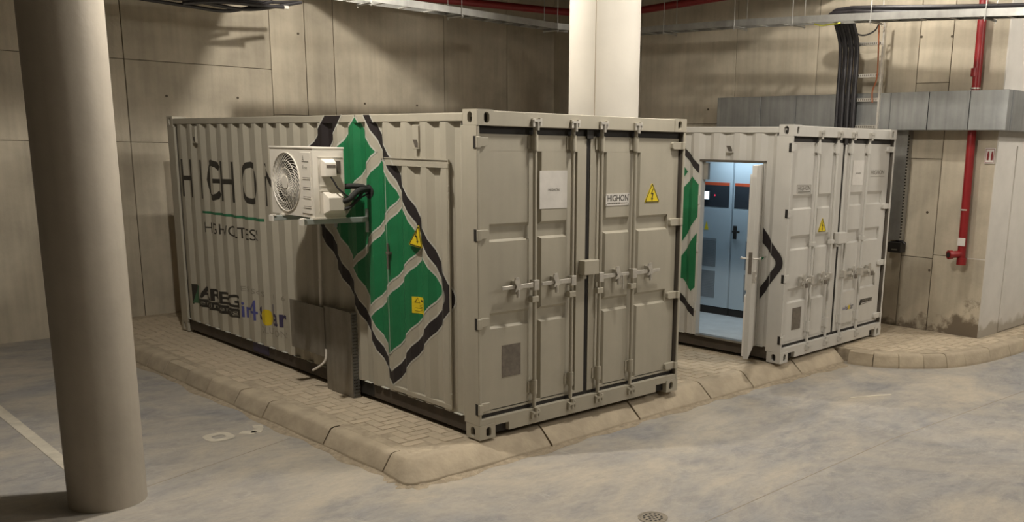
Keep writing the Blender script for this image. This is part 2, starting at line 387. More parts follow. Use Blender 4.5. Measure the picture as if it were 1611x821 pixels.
# floor drain
t = thing('floor_drain', 'small round iron drain grate set in the floor at the bottom edge', 'drain', (.168, -1.721, ZF))
mb = MB(); n = 24
for (ra, rb, z) in ((.105, .088, .004),):
    vs = [(ra*math.cos(2*math.pi*i/n), ra*math.sin(2*math.pi*i/n), z) for i in range(n)]+[(rb*math.cos(2*math.pi*i/n), rb*math.sin(2*math.pi*i/n), z) for i in range(n)]
    mb.add(vs, [(i, (i+1) % n, n+(i+1) % n, n+i) for i in range(n)])
mb.build('frame', M['ironc'], t)
MB().cyl((0, 0, -.01), (0, 0, .003), .086, 24).build('grate', M['ironc'], t)
mb = MB()
for r, k in ((.03, 6), (.062, 12)):
    for i in range(k):
        a = 2*math.pi*i/k; mb.cyl((r*math.cos(a), r*math.sin(a), 0), (r*math.cos(a), r*math.sin(a), .0042), .009, 8)
mb.cyl((0, 0, 0), (0, 0, .0042), .009, 8)
tag(mb.build('drain_hole', M['rubber'], t), kind='stuff')

# ------------------------------------------------------------------ kerbs and pavement
def kerbstone(parent, foot, top, back=.12):
    # foot / top: matching polylines (plan); the stone rises from the foot, is chamfered to the top edge and runs back under the pavers
    n = len(foot); vs = []; j = rng.uniform(-.008, .008); jz = rng.uniform(-.005, .005)
    for i in range(n):
        f = Vector(foot[i]); t_ = Vector(top[i]); d = (t_-f).normalized(); bk = t_+d*back
        m1 = f.lerp(t_, .05); m2 = f.lerp(t_, .80); m3 = t_.lerp(bk, .25)
        vs += [(f.x+j, f.y+j, ZF-.03), (f.x+j, f.y+j, ZF+.022), (m1.x+j, m1.y+j, ZF+.032), (m2.x+j, m2.y+j, -.046+jz), (t_.x, t_.y, -.024+jz), (m3.x, m3.y, -.014+jz), (bk.x, bk.y, -.016+jz), (bk.x, bk.y, ZF-.03)]
    k = 8; fs = []
    for i in range(n-1):
        for a in range(k): fs.append((i*k+a, i*k+(a+1) % k, (i+1)*k+(a+1) % k, (i+1)*k+a))
    fs += [tuple(range(k)), tuple(range((n-1)*k+k-1, (n-1)*k-1, -1))]
    o = MB().add(vs, fs).build('kerbstone', M['kerb'], parent, smooth=50)
    c = sum((Vector(v) for v in vs), Vector())/len(vs); recenter(o, c); return o
def shrink(pl, g):
    pl = [Vector(p) for p in pl]; d0 = (pl[1]-pl[0]).normalized(); d1 = (pl[-2]-pl[-1]).normalized()
    return [pl[0]+d0*g]+pl[1:-1]+[pl[-1]+d1*g]
kr = thing('kerb', 'dusty concrete kerb of sloped stones turning the corner below the nearer container', 'kerb')
sf = lambda y: -.735-.020*min(y, 5.5); st_ = lambda y: -.655-.022*min(y, 5.5)
ys = [.26, 1.15, 2.23, 2.80, 3.43, 3.94, 4.49, 4.95, 5.5, 6.1, 6.7, 7.33]
for a, b in zip(ys, ys[1:]):
    kerbstone(kr, shrink([(sf(a), a), (sf(b), b)], .009), shrink([(st_(a), a), (st_(b), b)], .009))
ff = lambda x: -.150+.06*math.sin(clampuv((x-.3)/2.9, 0, 1)*math.pi*.6); ft = lambda x: -.005+.085*math.sin(clampuv((x-.0)/3.4, 0, 1)*math.pi*.7)
kerbstone(kr, shrink([(sf(.26), .26), (-.762, .06), (-.772, -.06), (-.735, -.125), (-.62, -.150), (-.3, -.158), (.655, ff(.655))], .009),
          shrink([(st_(.26), .26), (-.655, .13), (-.650, .055), (-.615, .012), (-.55, 0.0), (-.25, -.004), (.672, ft(.672))], .009))
xs = [.66, 1.795, 2.87, 3.59, 4.51, 5.44]
for a, b in zip(xs, xs[1:]):
    m_ = (a+b)/2
    kerbstone(kr, shrink([(a, ff(a)), (m_, ff(m_)), (b, ff(b))], .010), shrink([(a+.012, ft(a)), (m_, ft(m_)), (b+.012, ft(b))], .010))
k2 = thing('kerb', 'curved concrete kerb of short upright stones at the right, before the white wall', 'kerb')
arc = smoothpath([(5.433, -.134), (5.529, -.473), (5.82, -.806), (6.236, -1.078), (6.938, -1.238), (7.869, -1.285), (9.2, -1.30), (12, -1.31)], 10)
cum = [0]
for a, b in zip(arc, arc[1:]): cum.append(cum[-1]+(b-a).length)
def at_s(s):
    for i in range(len(arc)-1):
        if cum[i+1] >= s:
            t_ = (s-cum[i])/(cum[i+1]-cum[i]); p = arc[i].lerp(arc[i+1], t_); d = (arc[i+1]-arc[i]).normalized(); return p, Vector((-d.y, d.x))
    d = (arc[-1]-arc[-2]).normalized(); return arc[-1], Vector((-d.y, d.x))
s = 0
arc = [Vector((p[0], p[1])) for p in arc]
while s < 6.0:
    Ls = .30 if s < 1.4 else .50
    fts = [at_s(s+.003+(Ls-.006)*k/3) for k in range(4)]
    kerbstone(k2, [p for p, q in fts], [p+q*.045 for p, q in fts], .09); s += Ls
def drift(pts, label, w0=.07):   # sand lying in the angle between floor and kerb foot
    P = smoothpath([(x, y, 0) for x, y in pts], 16); vs = []; fs = []
    for i, p in enumerate(P):
        d = (P[min(i+1, len(P)-1)]-P[max(i-1, 0)]).normalized(); q = Vector((d.y, -d.x, 0))
        w_ = w0*(.75+.3*math.sin(i*.37)+.2*math.sin(i*.91+2)); h_ = .018+.007*math.sin(i*.53)
        vs += [(p.x-q.x*.05, p.y-q.y*.05, ZF+h_), (p.x+q.x*w_*.35, p.y+q.y*w_*.35, ZF+h_*.45), (p.x+q.x*w_, p.y+q.y*w_, ZF+.0008)]
    for i in range(len(P)-1):
        for a in range(2): fs.append((i*3+a, i*3+a+1, (i+1)*3+a+1, (i+1)*3+a))
    return tag(MB().add(vs, fs).build('sand_drift', M['drift'], smooth=60), label, 'sand', kind='stuff')
drift([(-.84, 5.4), (-.815, 4), (-.79, 2.5), (-.765, 1.2), (-.742, .26), (-.755, .02), (-.74, -.11), (-.62, -.150), (-.3, -.158)], 'brown sand lying along the foot of the kerb left of the nearer container')
drift([(-.5, -.156), (.3, -.152), (1.2, -.12), (2.0, -.10), (2.87, -.098), (3.6, -.102), (4.5, -.125), (5.36, -.152)], 'brown sand lying along the foot of the kerb before both containers')
pave_poly = [(-.575, .11), (5.50, .13), (5.64, -.43), (5.91, -.72), (6.31, -.97), (6.96, -1.13), (7.87, -1.17), (12, -1.19), (16, -1.19), (16, -.6), (7.5, -.6), (7.5, 7.4), (-.72, 7.4)]
pv = MB().prism(pave_poly, lambda u, v, d: (u, v, d), ZF-.02, -.0165).build('pavement', M['sand'], tri=True); struct(pv)
def inside(p, poly):
    c = False; x, y = p
    for i in range(len(poly)):
        (x0, y0), (x1, y1) = poly[i], poly[i-1]
        if (y0 > y) != (y1 > y) and x < (x1-x0)*(y-y0)/(y1-y0)+x0: c = not c
    return c
inner_poly = [(-.545, .14), (5.50, .14), (5.66, -.40), (5.94, -.69), (6.33, -.94), (6.97, -1.10), (7.87, -1.14), (12, -1.16), (12, -.84), (7.41, -.84), (7.41, 7.3), (-.68, 7.3)]
cells = []
PW = .1
for i in range(-10, 90):              # 90-degree herringbone, 200 x 100 mm pavers
    for j in range(-16, 76):
        k = (i-j) % 4
        if k == 0: cells.append((i*PW, j*PW, 2*PW, PW))
        elif k == 3: cells.append((i*PW, j*PW, PW, 2*PW))
vis = []
for x, y, w_, h_ in cells:
    cs = [(x, y), (x+w_, y), (x+w_, y+h_), (x, y+h_)]
    if not all(inside(c, inner_poly) for c in cs): continue
    cx, cy = x+w_/2, y+h_/2
    if cx < -.74+.02*0: continue
    left = cx < .22
    gap = 2.2 < cx < 4.35 and cy < 2.6
    right = cx > 5.4 and (cy < .3 or cx > 6.35) and cy < 3.2
    if left or gap or right: vis.append((math.hypot(cx-CP[0], cy-CP[1]), x, y, w_, h_))
vis.sort()
pm = {}
def paver_mesh(w_, h_):
    if (w_, h_) not in pm:
        g = .0035
        pm[(w_, h_)] = MB().frustum(lambda u, v, d: (u, v, d), -w_/2+g, w_/2-g, -h_/2+g, h_/2-g, .004, -.02, .0).mesh('paver')
        pm[(w_, h_)].materials.append(M['paver'])
    return pm[(w_, h_)]
rest = MB()
for q, (d, x, y, w_, h_) in enumerate(vis):
    z = -.0135+rng.uniform(-.002, .002)
    if q < 300:
        o = bpy.data.objects.new('paver', paver_mesh(w_, h_)); COL.objects.link(o); o.parent = pv
        o.location = (x+w_/2, y+h_/2, z); o.rotation_euler = (rng.uniform(-.012, .012), rng.uniform(-.012, .012), rng.uniform(-.008, .008))
    else:
        g = .0045
        rest.frustum(lambda u, v, dd: (u, v, dd), x+g, x+w_-g, y+g, y+h_-g, .004, -.03, z)
tag(rest.build('paver', M['paver'], pv), kind='stuff')

# ------------------------------------------------------------------ columns
def column(loc, R, m, label, seam=None, rz=0):
    t = thing('round_column', label, 'column', loc)
    n = 64; zt = 5.3-loc[2]
    MB().cyl((0, 0, -.02), (0, 0, zt), R, n).build('shaft', m, t, smooth=40)
    if seam is not None:
        c, s_ = math.cos(seam)*R, math.sin(seam)*R
        MB().cyl((c, s_, 0), (c, s_, zt), .007, 6).build('form_seam', M['seam'], t)
    return t
column((-2.455, 1.09, ZF), .25, M['column'], 'thick bare concrete round column standing on the floor at the left')
c2 = column((3.30, 1.95, -.03), .395, M['column2'], 'pale painted round column rising behind the nearer container', seam=math.radians(210.5))

# ------------------------------------------------------------------ containers
LW, LL, LH = 2.438, 6.058, 2.591
PITCHC, R0 = .277, .19
BRK = sorted({round(R0+PITCHC*k+d, 4) for k in range(-1, 23) for d in (-.072, 0, .068, .138)})
def cdepth(y):
    if y <= .2 or y >= 5.86: return 0.
    t = (y-R0+.072) % PITCHC
    if t <= .072: return 0.
    if t <= .140: return .036*(t-.072)/.068
    if t <= .210: return .036
    return .036*(1-(t-.210)/(PITCHC-.210))
def decal(name, pieces, m, parent, off, surf='side', header=False, eps=.004, label=None):
    """flat print laid on a container face. pieces: list of (verts2d, faces). surf 'side': (y, z) on the corrugated x=0 face."""
    bm = bmesh.new()
    for vs, fs in pieces:
        bv = [bm.verts.new((v[0], v[1], 0)) for v in vs]
        for f in fs:
            try: bm.faces.new([bv[i] for i in f])
            except ValueError: pass
    if surf == 'side':
        us = [v.co.x for v in bm.verts]; lo, hi = min(us), max(us)
        cuts = [b for b in BRK+([.37, 1.28] if header else []) if lo < b < hi]
        zs_ = [2.5]+([2.145, 2.207] if header else [])
        for z in zs_:
            r = bmesh.ops.bisect_plane(bm, geom=bm.verts[:]+bm.edges[:]+bm.faces[:], plane_co=(0, z, 0), plane_no=(0, 1, 0))
            bmesh.ops.split_edges(bm, edges=[e for e in r['geom_cut'] if isinstance(e, bmesh.types.BMEdge)])
        for c in cuts:
            bmesh.ops.bisect_plane(bm, geom=bm.verts[:]+bm.edges[:]+bm.faces[:], plane_co=(c, 0, 0), plane_no=(1, 0, 0))
        if header:
            r = [e for e in bm.edges if any(abs(e.verts[0].co.x-h) < 1e-4 and abs(e.verts[1].co.x-h) < 1e-4 for h in (.37, 1.28))]
            bmesh.ops.split_edges(bm, edges=r)
        bmesh.ops.triangulate(bm, faces=[f for f in bm.faces if len(f.verts) > 4])
        done = {}
        for f in bm.faces:
            c = f.calc_center_median(); flush = c.y > 2.5 or (header and 2.145 < c.y < 2.207 and .37 < c.x < 1.28)
            for v in f.verts: done[v] = done.get(v, True) and flush
        for v, fl_ in done.items():
            y, z = v.co.x, v.co.y
            v.co = (-off-(.0 if fl_ else 0)+(0 if fl_ else cdepth(y)), y, z)
    else:
        d = surf
        for v in bm.verts: v.co = (v.co.x, d-off, v.co.y)
    me = bpy.data.meshes.new(name); bm.to_mesh(me); bm.free()
    o = link(name, me, m, parent)
    if label: o['label'] = label
    return o
poly = lambda p: ([tuple(q) for q in p], [tuple(range(len(p)))])
def text_on(body, u0, u1, v0, v1, bold=0., shear=0.):
    vs, fs = text2d(body, bold)
    # u0 is where the text begins on the face, u1 where it ends
    return ([(u0+(u1-u0)*a+shear*b, v0+(v1-v0)*b) for a, b in vs], fs)
def bolt(u, v, s, fl_=1):
    p = [(.10, .60), (-.22, .02), (.02, .02), (-.08, -.36), (-.17, -.36), (0., -.66), (.17, -.36), (.06, -.36), (.22, .16), (-.03, .16), (.22, .60)]
    return [(u+fl_*a*s, v+b*s) for a, b in p]

def casting(parent, xa, xb, ya, yb, za, zb_, m, holes):
    mb = MB()
    def ring(fn, u0, u1, v0, v1, hu, hv, rr, hh, dep):
        n = 24; o_, i_, b_ = [], [], []
        for k in range(n):
            t_ = 2*math.pi*(k+.5)/n; c, s_ = math.cos(t_), math.sin(t_)
            i_.append((hu+rr*c, hv+rr*s_+math.copysign(hh, s_)))
            f = min(((u1-hu) if c > 0 else (hu-u0))/max(abs(c), 1e-6), ((v1-hv) if s_ > 0 else (hv-v0))/max(abs(s_), 1e-6))
            o_.append((hu+c*f, hv+s_*f))
        # square the outer ring at the corners
        for cu_, cv_ in ((u0, v0), (u1, v0), (u1, v1), (u0, v1)):
            k = min(range(n), key=lambda q: (o_[q][0]-cu_)**2+(o_[q][1]-cv_)**2); o_[k] = (cu_, cv_)
        vs = [fn(u, v, 0) for u, v in o_]+[fn(u, v, 0) for u, v in i_]+[fn(u, v, dep) for u, v in i_]
        fs = [(k, (k+1) % n, n+(k+1) % n, n+k) for k in range(n)]+[(n+k, n+(k+1) % n, 2*n+(k+1) % n, 2*n+k) for k in range(n)]
        mb.add(vs, fs)
    cz = (za+zb_)/2
    if 'f' in holes: ring(lambda u, v, d: (u, ya+d, v), xa, xb, za, zb_, (xa+xb)/2+(.012 if xa < 1 else -.012), cz, .026, .014, .03)
    else: mb.add([(xa,ya,za),(xb,ya,za),(xb,ya,zb_),(xa,ya,zb_)], [(0,1,2,3)])
    if 'l' in holes: ring(lambda u, v, d: (xa+d, u, v), ya, yb, za, zb_, (ya+yb)/2, cz, .028, .014, .03)
    else: mb.add([(xa,ya,za),(xa,yb,za),(xa,yb,zb_),(xa,ya,zb_)], [(0,1,2,3)])
    mb.add([(xb,ya,za),(xb,yb,za),(xb,yb,zb_),(xb,ya,zb_),(xa,ya,za),(xa,yb,za),(xa,ya,zb_),(xa,yb,zb_)], [(0,1,2,3),(5,1,2,7),(4,0,1,5),(6,3,2,7)])
    o = mb.build('corner_casting', m, parent)
    cav = MB()
    if holes:
        cav.box((xa+.031, ya+.031, za+.02), (xb-.015, yb-.015, zb_-.02)).build('casting_pocket', M['rubber'], o)
    return o

def build_container(name, label, loc, rz, paint, locy, kind):
    P = M[paint]
    t = thing(name, label, 'container', loc, rz, 'white-grey shipping containers on the pavement')
    par = lambda x, z, d: (locx+(x-locx)*(locy+d)/locy, CP[2]+(z-CP[2])*(locy+d)/locy)
    locx = -4.387 if kind == 1 else -8.798
    # castings
    for x in (0, LW-.162):
        for y in (0, LL-.178):
            for z in (0, LH-.118):
                h = ('f' if y == 0 else '')+('l' if x == 0 else '')
                casting(t, x, x+.162, y, y+.178, z, z+.118, P, h)
    # corner posts
    for x in (0, LW-.028):
        MB().box((x, .004, .118), (x+.028, .2, LH-.118)).build('corner_post', P, t, bevel=.004)
        MB().box((x, LL-.2, .118), (x+.028, LL-.004, LH-.118)).build('corner_post', P, t, bevel=.004)
    MB().box((LW-.031, .012, .17), (LW-.0285, .12, LH-.12)).build('post_lining', M['brown'], t)
    # rails, header, sill
    for x0, x1 in ((.0, .06), (LW-.06, LW)):
        MB().box((x0+.001, .178, 2.50), (x1-.001, LL-.178, 2.566)).build('top_rail', P, t, bevel=.006)
        a, b = (x0+.030, x1+.02) if x0 == 0 else (x0-.02, x1-.030)
        MB().box((a, .178, .028), (b, LL-.178, .160)).build('bottom_rail', M['chassis'], t)
    MB().box((.162, .006, LH-.121), (LW-.162, .11, LH-.008)).build('door_header', P, t, bevel=.004)
    # sill with two fork pockets
    sp = [(.162, .045), (.165, .163), (LW-.165, .163), (LW-.162, .045), (LW-.162, .100), (LW-.31, .100), (LW-.31, .032), (.31, .032), (.31, .100), (.162, .100)]
    MB().prism([(.162, .163), (.162, .100), (.31, .100), (.31, .032), (LW-.31, .032), (LW-.31, .100), (LW-.162, .100), (LW-.162, .163)], lambda u, v, d: (u, d, v), .006, .09).box((.028, .007, .119), (.1625, .09, .163)).box((LW-.1625, .007, .119), (LW-.028, .09, .163)).build('door_sill', P, t)
    MB().box((.04, .05, .02), (LW-.04, .3, .12)).build('underframe', M['rubber'], t)
    # roof, far end, floor
    MB().box((.03, .1, 2.535), (LW-.03, LL-.05, 2.555)).build('roof_panel', P, t)
    MB().box((.03, LL-.06, .13), (LW-.03, LL-.03, 2.55)).build('end_panel', P, t)
    # corrugated sides
    op = (.35, 1.18, .17, 2.19) if kind == 2 else None
    for side in (0, 1):
        brk = [b for b in BRK if .2 < b < 5.86]; brk = [.2]+brk+[5.86]
        if op and side == 0: brk = sorted(set(brk+[op[0], op[1]]))
        mb = MB()
        X = (lambda d: d) if side == 0 else (lambda d: LW-d)
        for a, b in zip(brk, brk[1:]):
            zlo = .162
            if op and side == 0 and a >= op[0]-1e-6 and b <= op[1]+1e-6: zlo = op[3]
            da, db = cdepth(a+1e-5), cdepth(b-1e-5)
            mb.add([(X(da), a, zlo), (X(db), b, zlo), (X(db), b, 2.5), (X(da), a, 2.5)], [(0, 1, 2, 3)])
            if zlo < .2: mb.add([(X(da), a, zlo), (X(db), b, zlo), (X(.05), b, zlo), (X(.05), a, zlo)], [(0, 1, 2, 3)])
        o = mb.build('side_panel', P, t)
    # worn bright edge under the side panel
    mb = MB()
    for k in range(0, 21):
        y0 = R0+PITCHC*k+.05
        if op and op[0]-.1 < y0 < op[1]: continue
        mb.box((.002, y0, .158), (.03, y0+.11, .163))
    tag(mb.build('panel_lip', M['outline'], t), kind='stuff')
    # ---------------- doors
    DF, DB = .050, .076
    ribs = [(1.60, 1.699), (.905, .992)] if kind == 1 else [(1.705, 1.812), (1.262, 1.368), (.672, .784)]
    fnd = lambda u, v, d: (u, d, v)
    zrow = [.215]+[z for r in sorted(ribs) for z in r]+[2.285]
    rows = [(zrow[i], zrow[i+1]) for i in range(0, len(zrow), 2)]
    doors = []
    for (x0, x1, cols, frames, bars, hs) in ((.036, 1.195, ((.150, .575), (.672, .99)), ((.036, .150), (1.092, 1.195)), (.595, 1.015), -1),
                                            (1.243, 2.392, ((1.422, 1.755), (1.852, 2.262)), ((1.243, 1.330), (2.262, 2.392)), (1.350, 1.776), 1)):
        dr = MB().box((x0, DB, .196), (x1, DB+.03, 2.412)).build('cargo_door', P, t); doors.append(dr)
        mb = MB()
        for a, b in cols:
            for c, d in rows:
                mb.frustum(fnd, a, b, c, d, (0 if hs < 0 and a == cols[0][0] else .020, 0 if hs > 0 and b == cols[1][1] else .020,
                                             0 if c == rows[0][0] else (.025 if kind == 1 else .038), 0 if d == rows[-1][1] else .018), DB, DF)
        mb.build('pressed_panel', P, dr)
        mb = MB()
        for a, b in frames: mb.box((a, DF, .196), (b, DB, 2.412))
        a, b = frames[0][1], frames[1][0]
        mb.box((a, DF, .196), (b, DB, .222)); mb.box((a, DF, 2.284), (b, DB, 2.412))
        mb.build('door_frame', P, dr)
        MB().box(*(((x1, DF+.006, .18), (x1+.022, DB+.02, 2.43)) if hs < 0 else ((x0-.022, DF+.006, .18), (x0, DB+.02, 2.43)))).build('gasket', M['rubber'], dr)
        hz = (2.348, 1.646, .950, .254) if kind == 1 else (2.352, 1.655, .947, .264)
        for z in hz:
            if hs < 0: mb = MB().box((-.004, -.006, z-.042), (.035, .05, z+.042)).prism([(.03, z-.036), (.11, z-.030), (.13, z-.012), (.13, z+.036), (.03, z+.040)], fnd, .028, .052)
            else: mb = MB().box((2.395, .0, z-.033), (2.434, .05, z+.033)).prism([(2.40, z-.034), (2.40, z+.034), (2.29, z+.034), (2.275, z+.02), (2.275, z-.02), (2.29, z-.034)], fnd, .018, .052)
            h = mb.build('hinge', P, dr, bevel=.003)
            if hs < 0: MB().box((-.0055, .012, z-.046), (-.003, .044, z+.046)).build('hinge_slot', M['rubber'], t)
        for x in bars:
            MB().cyl((x, .022, .10), (x, .022, 2.49), .0165, 12).build('locking_bar', P, dr, smooth=40)
            for za, zz in ((2.292, 2.415), (.285, .405)):
                MB().cyl((x, .022, za), (x, .022, zz), .026, 12).box((x-.052, .040, za+.012), (x+.045, .052, zz-.012)).box((x-.028, .02, za+.01), (x+.028, .052, zz-.01)).build('bar_guide', P, dr, smooth=40)
            MB().box((x-.040, .000, 1.068 if kind == 1 else 1.268), (x+.034, .052, 1.118 if kind == 1 else 1.318)).build('bar_bracket', P, dr, bevel=.004)
            for z in (2.508, .113):
                s_ = 1 if z > 1 else -1
                MB().box((x-.052, -.016, z-.034), (x-.030, .012, z+.030)).box((x+.024, -.016, z-.024), (x+.044, .012, z+.036)).cyl((x, .0, z-.028), (x, .0, z+.026), .022, 10).box((x-.045, -.022, z+.006), (x+.038, -.004, z+.024)).cyl((x, -.006, z-.06*s_), (x, -.006, z), .018, 10).build('cam_keeper', M['zinc'] if z > 1 else P, dr, smooth=40)
            # handle
            hzc = 1.213 if kind == 1 else .892
            sgn = -1 if hs < 0 else 1
            if kind == 1: e = x+sgn*(.36 if x in (.595,) else .355)
            else: e = x+sgn*.27
            fh = lambda u, v, d: (u, d, v)
            MB().prism([(x, hzc-.022), (x, hzc+.022), (x+sgn*.17, hzc+.018), (e, hzc+.016), (e, hzc-.014), (x+sgn*.17, hzc-.016)], fh, -.002, .008).box((x-.028, -.010, hzc-.045), (x+.028, .05, hzc+.04)).build('handle', M['zinc'], dr, bevel=.003)
            rx = x+sgn*(.205 if kind == 1 else .20)
            MB().prism([(rx-.03, hzc-.035), (rx-.012, hzc+.005), (rx-.034, hzc+.045), (rx-.022, hzc+.075), (rx+.012, hzc+.078), (rx+.022, hzc+.03), (rx+.05, hzc+.008), (rx+.05, hzc-.012), (rx+.015, hzc-.03)], fh, -.016, .002).cyl((rx+.005, -.01, hzc-.085), (rx+.005, -.01, hzc-.02), .014, 8).box((rx-.02, .0, hzc-.06), (rx+.02, .052, hzc+.05)).build('handle_catch', M['zinc'], dr, smooth=30)
    # middle gasket and lock box
    MB().box((1.195, .062, .18), (1.243, .09, 2.44)).build('centre_gasket', M['rubber'], t)
    MB().box((.03, .055, .158), (LW-.03, .10, .196)).build('door_gasket', M['rubber'], t)
    MB().box((.03, .055, 2.412), (LW-.03, .10, 2.475)).build('door_gasket', M['rubber'], t)
    MB().box((LW-.046, .085, .16), (LW-.028, .10, 2.47)).build('side_gasket', M['rubber'], t)
    bz = (1.247, 1.372) if kind == 1 else (1.262, 1.392)
    bx = (1.12, 1.30) if kind == 1 else (1.10, 1.30)
    MB().box((bx[0], -.025, bz[0]), (bx[1], .05, bz[1])).box((bx[0]+.005, .0, bz[0]-.035), (bx[0]+.055, .04, bz[0])).build('lock_box', P, t, bevel=.005)
    MB().box((1.185, .03, 2.395), (1.255, .07, 2.482)).build('gasket_flap', M['rubber'], t)
    # hooded vents on the side
    for y in ((.80, 5.256) if kind == 1 else (.80, 5.256)):
        d = 0
        f = lambda u, v, dd: (dd, u, v)
        o = MB().box((-.004, y-.052, 2.285), (.036, y+.052, 2.478)).build('vent_cover', P, t, bevel=.003)
        MB().prism([(y-.046, 2.300), (y+.012, 2.300), (y+.045, 2.360), (y-.010, 2.360)], f, -.0065, -.0035).build('vent_opening', M['brown'], o)
        MB().box((-.014, y-.050, 2.30), (-.003, y-.042, 2.47)).build('vent_edge', P, o)
    # ---------------- print and plates
    S = lambda u0, u1, v0, v1: (par(u0, v0, DF), par(u1, v1, DF))
    def rect(u0, u1, v0, v1): (a, b), (c, d) = S(u0, u1, v0, v1); return [(a, b), (c, b), (c, d), (a, d)]
    def flat(nm, p, m, prt, off=.002, lab=None):
        mb = MB().prism(p, lambda u, v, d: (u, d, v), DF-off, DF+.001); o = mb.build(nm, m, prt)
        if lab: o['label'] = lab
        return o
    def ftext(body, u0, u1, v0, v1, m, prt, off): 
        (a, b), (c, d) = S(u0, u1, v0, v1); return decal('lettering', [text_on(body, a, c, b, d)], m, prt, off, surf=DF)
    def fpoly(p, m, prt, off, nm='print'): return decal(nm, [poly([par(u, v, DF) for u, v in p])], m, prt, off, surf=DF)
    def tri_sign(apex, bl, br, prt):
        pts = [apex, br, bl]
        c = (sum(p[0] for p in pts)/3, sum(p[1] for p in pts)/3)
        big = roundpoly(pts, {0: .018, 1: .018, 2: .018}, 4)
        o = flat('warning_sign', [par(u, v, DF) for u, v in big], M['yellow'], t, .004, 'yellow triangle with a black lightning bolt')
        ins = [(c[0]+(u-c[0])*.90, c[1]+(v-c[1])*.90) for u, v in big]
        decal('sign_border', [poly(q) for q in ribbon([par(u, v, DF) for u, v in ins], .0075)], M['signblack'], o, .0050, surf=DF)
        b_ = bolt(c[0], c[1]+.012, .088 if kind == 1 else .085)
        decal('sign_bolt', [poly([par(u, v, DF) for u, v in b_])], M['signblack'], o, .0052, surf=DF)
        return o
    d0, d1 = doors
    if kind == 1:
        o = flat('sticker', rect(.625, .928, 1.828, 2.133), M['stickerwhite'], t, .003, 'blank white square sticker')
        ftext('HIGHON', .72, .84, 1.968, 1.990, M['letgrey'], o, .0042)
        o = flat('name_plate', rect(1.385, 1.679, 1.828, 1.931), M['stickerwhite'], t, .004, 'small white plate reading HIGHON')
        ftext('HIGHON', 1.405, 1.665, 1.866, 1.920, M['lettering'], o, .0052)
        for u in (1.393, 1.668):
            for v in (1.837, 1.922): fpoly([(u-.004, v-.004), (u+.004, v-.004), (u+.004, v+.004), (u-.004, v+.004)], M['signblack'], o, .0052, 'rivet')
        u = 1.405
        while u < 1.655:
            w_ = rng.uniform(.008, .022); hh = .006 if u < 1.56 else .003
            fpoly([(u, 1.848-hh), (u+w_, 1.848-hh), (u+w_, 1.848+hh), (u, 1.848+hh)], M['letgrey'], o, .0052, 'fine_print'); u += w_+.003
        tri_sign((1.980, 2.020), (1.880, 1.842), (2.086, 1.842), t)
        flat('data_plate', rect(.231, .427, .488, .752), M['plate'], t, .003, 'small grey-brown data plate')
    else:
        o = flat('sticker', rect(1.362, 1.634, 1.932, 2.219), M['stickerwhite'], t, .003, 'blank white square sticker')
        ftext('HIGHON', 1.44, 1.56, 2.060, 2.082, M['letgrey'], o, .0042)
        o = ftext('HIGHON', .155, .415, 1.898, 1.948, M['letgrey'], t, .002)
        bx_ = [par(u, v, DF) for u, v in ((.133, 1.872), (.428, 1.864), (.428, 1.954), (.133, 1.958))]
        decal('print_frame', [poly(q) for q in ribbon(bx_, .004)], M['letgrey'], t, .002, surf=DF)
        fpoly([(.155, 1.880), (.41, 1.876), (.41, 1.885), (.155, 1.888)], M['letgrey'], t, .002)
        ftext('HIGHON', 1.83, 2.17, 2.052, 2.104, M['letgrey'], t, .002)
        fpoly([(1.815, 2.026), (2.19, 2.022), (2.19, 2.026), (1.815, 2.030)], M['letgrey'], t, .002)
        tri_sign((.728, 1.588), (.640, 1.426), (.826, 1.424), t)
        flat('data_plate', rect(.196, .384, .358, .606), M['plate'], t, .003, 'small grey data plate')
        ftext('in', 1.365, 1.415, .445, .482, M['blue'], t, .002); ftext('4', 1.418, 1.448, .440, .505, M['blue'], t, .002); ftext('s', 1.45, 1.49, .440, .478, M['navy'], t, .002)
        fpoly([(1.52+.024*math.cos(a*.5236), .468+.030*math.sin(a*.5236)) for a in range(12)], M['sun'], t, .002, 'sun_logo')
        ftext('lar', 1.55, 1.625, .440, .515, M['navy'], t, .002)
        fpoly([(1.775, .458), (1.80, .530), (2.118, .530), (2.105, .480), (1.90, .466)], M['lettering'], t, .002, 'logo_block')
        ftext('AREG', 1.84, 2.09, .498, .523, M['faint'], t, .003)
        fpoly([(1.83, .472), (2.09, .482), (2.09, .489), (1.83, .482)], M['stickerwhite'], t, .003, 'fine_print')
        ftext('SOLUTIONS', 1.37, 1.60, .250, .285, M['faint'], t, .002)
    return t, par, doors

C1, par1, d1 = build_container('shipping_container', 'nearer shipping container with closed side, big HIGHON lettering and an outdoor unit on its flank', (0, 0, 0), 0, 'paint1', 5.6986, 1)
X2, Y2, PH2 = 4.1586, -.0278, .0461
C2, par2, d2 = build_container('shipping_container', 'farther shipping container by the right wall, its side door standing open on lit cabinets', (X2, Y2, 0), PH2, 'paint1_lit', 5.2709, 2)

# ---- nearer container: side print
def sp(name, p, m, off, label=None, outline=True, parent=None, header=True):
    o = decal(name, [poly(p)], m, parent or C1, off, header=header, label=label)
    if outline: decal('outline', [poly(q) for q in ribbon(p, .014)], M['outline'], o, off+.0006, header=header)
    return o
band_out = roundpoly([(1.493, 2.563), (.285, 1.085), (1.245, .215), (2.93, 2.01), (2.277, 2.563)], {1: .16, 2: .05})
band_in = roundpoly([(1.968, 2.563), (2.636, 1.89), (1.262, .345), (.405, 1.085), (1.612, 2.563)], {3: .10})
